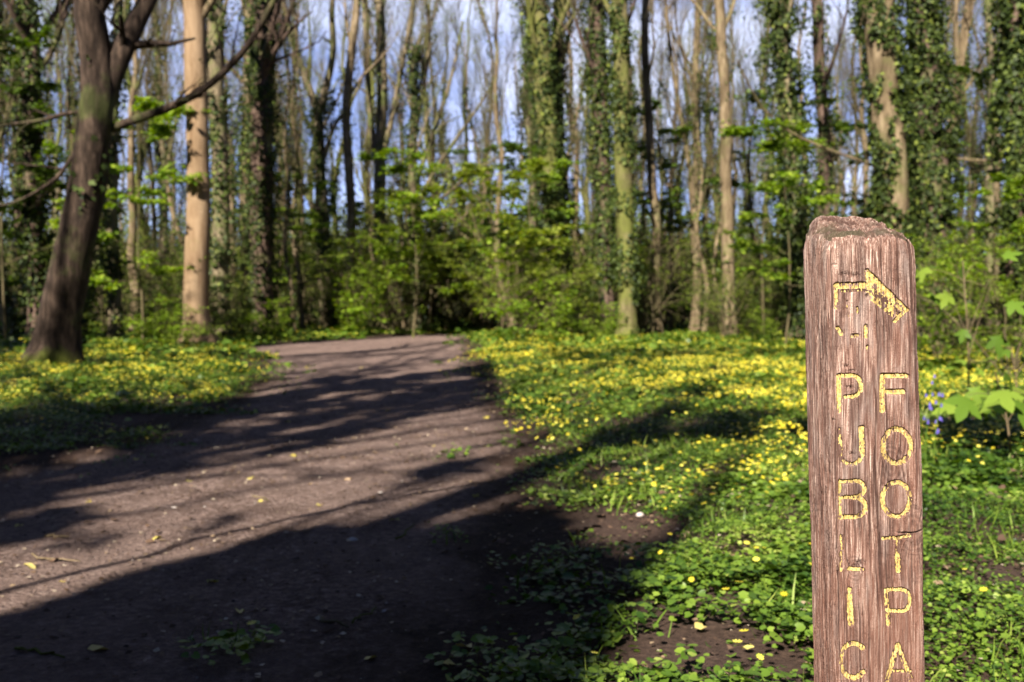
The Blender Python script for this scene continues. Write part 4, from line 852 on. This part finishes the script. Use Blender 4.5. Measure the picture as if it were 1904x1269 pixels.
def build_post():
    xc, w = (XL + XR) / 2, XR - XL; yc, dpt = (YF + YB) / 2, YB - YF; rc = .014
    # perimeter samples (front left corner -> front right -> back right -> back left)
    def per():
        pts = []
        hw, hd = w / 2, dpt / 2
        for xx in np.linspace(-hw + rc, hw - rc, 250, endpoint=False): pts.append((xx, -hd, 0, -1))
        for q in np.linspace(-90, 0, 22, endpoint=False): pts.append((hw - rc + rc * cos(radians(q)), -hd + rc + rc * sin(radians(q)), cos(radians(q)), sin(radians(q))))
        for yy in np.linspace(-hd + rc, hd - rc, 60, endpoint=False): pts.append((hw, yy, 1, 0))
        for q in np.linspace(0, 90, 10, endpoint=False): pts.append((hw - rc + rc * cos(radians(q)), hd - rc + rc * sin(radians(q)), cos(radians(q)), sin(radians(q))))
        for xx in np.linspace(hw - rc, -hw + rc, 50, endpoint=False): pts.append((xx, hd, 0, 1))
        for q in np.linspace(90, 180, 16, endpoint=False): pts.append((-hw + rc + rc * cos(radians(q)), hd - rc + rc * sin(radians(q)), cos(radians(q)), sin(radians(q))))
        for yy in np.linspace(hd - rc, -hd + rc, 130, endpoint=False): pts.append((-hw, yy, -1, 0))
        for q in np.linspace(180, 270, 26, endpoint=False): pts.append((-hw + rc + rc * cos(radians(q)), -hd + rc + rc * sin(radians(q)), cos(radians(q)), sin(radians(q))))
        return np.array(pts)
    pr = per(); NP = len(pr)
    seg = np.linalg.norm(np.roll(pr[:, :2], -1, 0) - pr[:, :2], axis=1); S = np.concatenate([[0], np.cumsum(seg)[:-1]])
    v = np.concatenate([np.linspace(0, .38, 50, endpoint=False), np.linspace(.38, 1.0, 1250)])      # 0 base .. 1 top edge
    top = lambda lx, lyy: ZT - .003 + (lyy + dpt / 2) * .30 - .006 * sst(.02, .065, lx) - .020 * sst(-.035, -.075, lx) * sst(-.02, .07, lyy) + .010 * (fbm(lx * 60 + 9, lyy * 60, 5, 4) - .5) - .010 * sst(-.05, -.075, lx) \
        - .014 * sst(.044, .050, lx - .1 * lyy) * sst(-.02, .02, lyy) + .014 * (fbm(lx * 22, lyy * 22, 8, 3) - .5)
    edge_top = top(pr[:, 0], pr[:, 1])
    Z = -.03 + (edge_top[None, :] + .03) * v[:, None]
    SS = np.broadcast_to(S, Z.shape); LX = np.broadcast_to(pr[:, 0], Z.shape); LY = np.broadcast_to(pr[:, 1], Z.shape); NX = np.broadcast_to(pr[:, 2], Z.shape); NY = np.broadcast_to(pr[:, 3], Z.shape)
    # grain: vertical fibres bent round knots
    s = SS.copy(); fro = (NY < -.6)
    kn = [(fx(1700, 985), .022, 1), (fx(1548, 1045), .012, 1), (fx(1590, 1060), .012, .8), (fx(1585, 730), .008, .4), (fx(1660, 870), .02, .5)]
    bend = np.zeros_like(s); kd = np.full_like(s, 9.)
    for (kx, kz), rr, am in kn:
        dx = LX + xc - kx; dz = Z - kz; d2 = (dx / rr) ** 2 + (dz / (rr * 1.5)) ** 2
        bend += am * rr * .9 * np.exp(-d2) * np.sign(dx + 1e-9) * np.minimum(1, np.abs(dx) / rr * 2) * fro; kd = np.where(fro, np.minimum(kd, np.sqrt(d2)), kd)
    ss = s + bend + .006 * (fbm(Z * 5, s * 4, 3, 3) - .5) + .0025 * (fbm(Z * 25, s * 10, 13, 2) - .5)
    ga = fbm(ss * 480, Z * 7, 101, 5); gb = fbm(ss * 260, Z * 5, 103, 3); gc = fbm(ss * 60, Z * 3.5, 105, 3); split = 1 - sst(.0, .0017 + .0016 * vn(Z * 14, Z * 0, 161), np.abs(LX + xc - (fx(1630, 700)[0] + .006 * (fbm(Z * 9, Z * 0, 163, 3) - .5) * 2)) ) ; split = np.maximum(split * sst(.62, .75, Z) * sst(1.02, .92, Z) * .8, (1 - sst(0, .0016, np.abs(LX + xc - fx(1556, 1000)[0] - .008 * (fbm(Z * 7, Z * 0, 165, 3) - .5)))) * sst(.5, .7, vn(Z * 9, Z * 0, 167))) * fro
    crack = sst(.80, .93, vn(ss * 150, Z * 2.6, 107)) * sst(.5, .8, vn(ss * 60, Z * 8, 111))
    wv = sst(.35, .7, fbm(ss * 35 + 4, Z * 9, 119, 3))
    gl = sst(.56, .74, fbm(ss * 330 + 50, Z * 4.5, 113, 3)) * (.35 + .65 * wv)
    disp = -.0062 * (1 - ga) ** 2 * (.5 + wv) - .0028 * (1 - gb) - .005 * crack - .0022 * gl + .006 * (gc - .5)
    disp += -.0012 * fbm(SS * 900, Z * 700, 121, 2) + .0022 * (fbm(SS * 120, Z * 110, 123, 3) - .5) * wv
    disp -= .008 * split
    # weathering towards the top, chewed upper edge
    edge = np.exp(-(edge_top[None, :] - Z) / .012); disp += -.009 * edge * (.4 + fbm(SS * 70, Z * 40, 131, 3)) ; disp += .004 * (fbm(SS * 90, Z * 90, 133, 4) - .5) * np.exp(-(edge_top[None, :] - Z) / .03)
    # horizontal split right of the T
    c1 = np.array([fx(1640, 985), fx(1672, 992), fx(1700, 993), fx(1722, 986)]); cz = np.interp(LX + xc, c1[:, 0], c1[:, 1]); ck = np.exp(-((Z - cz) / .0011) ** 2) * (LX + xc > c1[1, 0] - .012) * fro * sst(c1[1, 0] - .012, c1[2, 0], LX + xc)
    disp -= .007 * ck
    # chipped hollows above each letter
    hl = np.zeros_like(Z)
    for (px, py, r_) in ((1575, 510, .009), (1595, 512, .007), (1575, 682, .006), (1586, 690, .005), (1553, 492, .004), (1548, 782, .004), (1582, 721, .006), (1600, 1048, .010), (1585, 845, .006), (1592, 1055, .008), (1667, 800, .006)):
        hx, hz = fx(px, py); hl += np.exp(-(((LX + xc - hx) / r_) ** 2 + ((Z - hz) / (r_ * .45)) ** 2)) * fro
    disp -= .0035 * hl * (.3 + fbm(SS * 300, Z * 400, 141, 2))
    dirt = np.clip(1.4 * split + 2.6 * (.56 - ga) * (.5 + wv) + .8 * crack + .9 * ck + .75 * hl + .9 * gl + 1.1 * (.45 - gb) + 1.2 * (.42 - fbm(SS * 22, Z * 6, 127, 4)), 0, 1)
    dirt = np.clip(dirt + .35 * sst(.5, .9, np.abs(np.sin(kd * 9 + 3 * fbm(SS * 60, Z * 60, 129, 2)))) * (kd < 1.3), 0, 1)
    # letters
    lid = np.full(Z.shape, -1); pm = np.zeros_like(Z); gro = np.zeros_like(Z); names = list(strokes)
    wob = .0011 * (fbm(SS * 240, Z * 240, 151, 3) - .5) * 2; chip = fbm(SS * 420, Z * 200, 153, 4); chip2 = fbm(SS * 90, Z * 90, 157, 3)
    GX, GZ = LX + xc, Z
    for i, nm in enumerate(names):
        for (a, b, r_, wear) in strokes[nm]:
            ax, az = a; bx, bz = b; x0, x1, zz0, zz1 = min(ax, bx) - .02, max(ax, bx) + .02, min(az, bz) - .02, max(az, bz) + .02
            rows = np.where((v * ZT > zz0 - .05) & (v * ZT < zz1 + .05))[0]
            if not len(rows): continue
            sl = slice(rows[0], rows[-1] + 1); gx, gz = GX[sl], GZ[sl]
            L2 = (bx - ax) ** 2 + (bz - az) ** 2 + 1e-12; t_ = np.clip(((gx - ax) * (bx - ax) + (gz - az) * (bz - az)) / L2, 0, 1)
            d = np.hypot(gx - ax - t_ * (bx - ax), gz - az - t_ * (bz - az)) + wob[sl]
            k = fro[sl]
            gro[sl] = np.maximum(gro[sl], np.where(k, sst(r_ + .0008, r_ - .0012, d), 0) * (1 - .45 * wear))
            pnt = k & (d < r_ - .0005) & (chip[sl] * .7 + chip2[sl] * .3 > .36 + .30 * wear)
            lid[sl] = np.where(pnt, i, lid[sl])
    disp = disp * (1 - .35 * gro) - .0046 * gro
    dirt = np.clip(dirt + (.15 + .9 * sst(.4, .65, chip2)) * sst(0, .6, gro) * (lid < 0), 0, 1)
    X_ = LX + NX * disp; Y_ = LY + NY * disp
    WX = xc + X_ - LEAN * (Z - 1.2); WY = yc + Y_
    base = np.array([xc + LEAN * 1.2, yc, 0.])
    V = np.stack([WX, WY, Z], -1).reshape(-1, 3)
    nr = len(v); idx = np.arange(nr * NP).reshape(nr, NP); nx_ = np.roll(idx, -1, 1)
    Q = np.stack([idx[:-1], nx_[:-1], nx_[1:], idx[1:]], -1).reshape(-1, 4)
    # top cap: rings shrinking towards the centre
    ringsV = []; nring = 46; prev = idx[-1]; capQ = []; n0 = len(V); capd = []; lastX, lastY = X_[-1], Y_[-1]
    for k in range(1, nring + 1):
        f = 1 - (k / nring) ** 1.0 * .985; lx_ = lastX * f; ly_ = lastY * f
        cr = sst(.6, .8, vn(ly_ * 160 + lx_ * 30, lx_ * 25, 171)); gr = fbm(lx_ * 240, ly_ * 240, 173, 4)
        zz = top(lx_, ly_) + .009 * (gr - .5) - .004 * cr - .006 * np.exp(-(1 - f) * 14) + .004 * (fbm(lx_ * 600, ly_ * 600, 177, 2) - .5)
        wgt = sst(1.0, .95, f); zz = Z[-1] * (1 - wgt) + zz * wgt
        ringsV.append(np.stack([xc + lx_ - LEAN * (zz - 1.2), yc + ly_, zz], -1)); cur = n0 + (k - 1) * NP + np.arange(NP)
        capQ.append(np.stack([prev, np.roll(prev, -1), np.roll(cur, -1), cur], -1)); prev = cur; capd.append(np.clip(.50 + .8 * cr + 1.6 * (.55 - gr), 0, 1))
    V = np.concatenate([V] + ringsV) - base; Qc = np.concatenate(capQ + [])
    endf = prev[None, :]
    dirtA = np.concatenate([dirt.ravel(), np.concatenate(capd)])
    moss = np.concatenate([(.75 * np.exp(-(edge_top[None, :] - Z) / .02) * sst(.45, .62, fbm(SS * 40, Z * 40, 181, 3)) * (NY > -.3)).ravel(), np.concatenate([sst(.42, .60, fbm((r[:, 0] - xc) * 22, (r[:, 1]) * 22, 183, 3)) for r in ringsV])])
    redd = np.concatenate([np.where(fro, sst(fx(1600, 800)[0], fx(1690, 800)[0], GX - .03 * (fbm(Z * 6, GX * 30, 7, 3) - .5)), .35).ravel() * .8 + .6 * (fbm(SS * 30, Z * 7, 187, 3).ravel() - .4), np.concatenate([np.full(NP, .4)] * nring)])
    attrs = {'dirt': dirtA, 'moss': moss, 'red': np.clip(redd, 0, 1), 'fibre': np.concatenate([ga.ravel(), np.full(nring * NP, .5)])}
    # split painted faces off into their letters
    fl = lid.ravel()[Q]; pid = np.where((fl >= 0).sum(1) >= 3, fl.max(1), -1)
    def sub(name, faces, mat, parent, extra=None):
        used = np.zeros(len(V), bool)
        for f in faces: used[f.ravel()] = True
        mp = np.cumsum(used) - 1
        return obj(name, mesh(name, V[used], [mp[f] for f in faces], mat, True, {k: a[used] for k, a in attrs.items()}), parent)
    root = empty('footpath_post', base); tag(root, 'weathered reddish wooden footpath post with carved yellow arrow and letters', 'post')
    sub('post_body', [Q[pid < 0], Qc, endf], M['wood'], root)
    for i, nm in enumerate(names):
        f = Q[pid == i]
        if len(f): tag(sub('carved_arrow' if nm == 'arrow' else 'carved_letter', [f], M['paint'], root), 'worn yellow carved arrow pointing right' if nm == 'arrow' else 'yellow painted carved letter ' + nm.split('_')[1].upper() + (', the second one down' if nm.endswith('second') else ''))

t = NT('weathered_wood'); co = t.n('ShaderNodeTexCoord').outputs['Object']
n1 = t.noise(t.map(co, (60, 60, 2.5)), 6, 8, .7, .3); n2 = t.noise(co, 14, 5, .6); n3 = t.noise(t.map(co, (14, 14, 2)), 3, 5, .6)
c = t.ramp(n1, [(.32, (.045, .020, .015)), (.44, (.165, .088, .066)), (.53, (.32, .205, .160)), (.66, (.68, .53, .44))])
c = t.mix(t.math('MULTIPLY', t.attr('red'), .75), c, t.mix(.5, c, (.17, .07, .045)))
c = t.mix(t.math('MULTIPLY', t.ramp(n3, [(.48, (0, 0, 0)), (.60, (1, 1, 1))]), .65), c, (.075, .042, .034))
n5 = t.noise(t.map(co, (20, 20, 4)), 2.2, 5, .6); c = t.mix(t.math('MULTIPLY', t.ramp(n5, [(.52, (0, 0, 0)), (.64, (1, 1, 1))]), .4), c, (.33, .27, .24))
n4 = t.noise(t.map(co, (9, 9, 3)), 2, 4, .6); sz = t.n('ShaderNodeSeparateXYZ'); t.l(co, sz.inputs[0]); lowf = t.math('ADD', t.math('MULTIPLY', sz.outputs[2], -1.6), t.math('ADD', n4, 1.35))
c = t.mix(t.math('MULTIPLY', t.ramp(lowf, [(.35, (0, 0, 0)), (.9, (1, 1, 1))]), .42), c, (.16, .068, .042))
c = t.mix(t.math('MULTIPLY', t.attr('dirt'), .88), c, (.050, .024, .018))
c = t.mix(t.math('MULTIPLY', t.math('MULTIPLY', t.attr('moss'), t.ramp(n2, [(.4, (0, 0, 0)), (.55, (1, 1, 1))])), .8), c, (.06, .055, .03))
h = t.noise(t.map(co, (160, 160, 6)), 6, 8, .75)
t.bsdf(c, .85, t.bump(h, .8, .003), .2); M['wood'] = t.m
t = NT('yellow_paint'); co = t.n('ShaderNodeTexCoord').outputs['Object']; n1 = t.noise(co, 260, 6, .7); n2 = t.noise(t.map(co, (1, 1, .4)), 420, 4, .7)
c = t.ramp(n1, [(.3, (.26, .18, .05)), (.5, (.44, .325, .10)), (.7, (.58, .46, .21))]); c = t.mix(t.ramp(n2, [(.56, (0, 0, 0)), (.62, (1, 1, 1))]), c, (.14, .07, .04)); c = t.mix(t.math('MULTIPLY', t.attr('dirt'), .55), c, (.10, .05, .02))
t.bsdf(c, .6, t.bump(n1, .4, .001), .3); M['paint'] = t.m
build_post()

# ------------------------------------------------------------------ world, sun, camera
w = bpy.data.worlds.new('World'); scn.world = w; w.use_nodes = True; nt = w.node_tree; nt.nodes.clear()
sky = nt.nodes.new('ShaderNodeTexSky'); sky.sky_type = 'NISHITA'; sky.sun_disc = False; sky.sun_elevation = EL; sky.sun_rotation = pi + AZ; sky.air_density = .5; sky.dust_density = .25; sky.ozone_density = 2.0; sky.altitude = 1200
tc = nt.nodes.new('ShaderNodeTexCoord'); mp = nt.nodes.new('ShaderNodeMapping'); mp.inputs['Scale'].default_value = (1, 1, 2.2); nz = nt.nodes.new('ShaderNodeTexNoise'); nz.inputs['Scale'].default_value = 4.5; nz.inputs['Detail'].default_value = 7; nz.inputs['Roughness'].default_value = .6
rp = nt.nodes.new('ShaderNodeValToRGB'); rp.color_ramp.elements[0].position = .42; rp.color_ramp.elements[1].position = .68; rp.color_ramp.elements[0].color = (.24, .24, .24, 1); rp.color_ramp.elements[1].color = (.95, .95, .95, 1)
mx = nt.nodes.new('ShaderNodeMix'); mx.data_type = 'RGBA'; mx.inputs[7].default_value = (7.6, 8.3, 10.9, 1)
bg = nt.nodes.new('ShaderNodeBackground'); bg.inputs[1].default_value = .05; ow = nt.nodes.new('ShaderNodeOutputWorld')
L = nt.links.new; L(tc.outputs['Generated'], mp.inputs[0]); L(mp.outputs[0], nz.inputs['Vector']); L(nz.outputs['Fac'], rp.inputs[0]); sx = nt.nodes.new('ShaderNodeSeparateXYZ'); L(tc.outputs['Generated'], sx.inputs[0])
mr = nt.nodes.new('ShaderNodeMapRange'); mr.inputs[1].default_value = .75; mr.inputs[2].default_value = .35; L(sx.outputs[2], mr.inputs[0])
my = nt.nodes.new('ShaderNodeMapRange'); my.inputs[1].default_value = -.6; my.inputs[2].default_value = .4; my.inputs[3].default_value = .15; L(sx.outputs[1], my.inputs[0])
m1 = nt.nodes.new('ShaderNodeMath'); m1.operation = 'MULTIPLY'; L(mr.outputs[0], m1.inputs[0]); L(my.outputs[0], m1.inputs[1])
m2 = nt.nodes.new('ShaderNodeMath'); m2.operation = 'MULTIPLY'; L(m1.outputs[0], m2.inputs[0]); L(rp.outputs[0], m2.inputs[1]); L(m2.outputs[0], mx.inputs[0]); tn = nt.nodes.new('ShaderNodeMix'); tn.data_type = 'RGBA'; tn.blend_type = 'MULTIPLY'; tn.inputs[0].default_value = 1; tn.inputs[7].default_value = (.85, .95, 1.35, 1); L(sky.outputs[0], tn.inputs[6]); L(tn.outputs[2], mx.inputs[6]); L(mx.outputs[2], bg.inputs[0]); L(bg.outputs[0], ow.inputs[0])
sd = bpy.data.lights.new('sun', 'SUN'); sd.energy = 5; sd.angle = radians(.53); sd.color = (1, .93, .84); so = bpy.data.objects.new('sun', sd); COL.objects.link(so)
from mathutils import Vector
so.rotation_euler = Vector(tuple(BACK)).to_track_quat('Z', 'Y').to_euler(); so.location = (-5, -10, 15)
cd = bpy.data.cameras.new('camera'); cam = bpy.data.objects.new('camera', cd); COL.objects.link(cam); cam.location = (0, 0, H); cam.rotation_euler = (pi / 2 - PITCH, 0, 0)
cd.sensor_width = 36; cd.lens = F / 1904 * 36; cd.clip_end = 3000; cd.clip_start = .05
cd.dof.use_dof = True; cd.dof.focus_distance = 1.575; cd.dof.aperture_fstop = 5.4; cd.dof.aperture_blades = 9
scn.camera = cam
scn.view_settings.view_transform = 'Standard'; scn.view_settings.look = 'None'; scn.view_settings.exposure = 1.55; scn.view_settings.gamma = 1
scn.cycles.use_denoising = True; scn.cycles.max_bounces = 6; scn.cycles.diffuse_bounces = 3; scn.cycles.transmission_bounces = 3; scn.cycles.glossy_bounces = 2; scn.cycles.use_adaptive_sampling = True
# look-alikes in view: say which one, counted from the left
bpy.context.view_layer.update()
dup_ = {}
for o in list(scn.objects):
    if o.parent is None and o.get('label') and o.get('group'):
        q = o.location
        if q.y > .5 and abs(q.x) < .55 * q.y + .5: dup_.setdefault(o['label'], []).append(o)
ORD = ['leftmost', 'second from left', 'third from left', 'fourth from left', 'fifth from left', 'sixth from left', 'seventh from left', 'eighth from left']
for lab, L_o in dup_.items():
    if 2 <= len(L_o) <= 8:
        L_o.sort(key=lambda o: o.location.x / o.location.y)
        for i, o in enumerate(L_o):
            nl = (ORD[i] if i < len(L_o) - 1 else 'rightmost') + ', ' + lab
            if len(nl.split()) > 16: nl = nl.replace(' background', '').replace('fallen leaf lying', 'leaf')
            if len(nl.split()) <= 16: o['label'] = nl
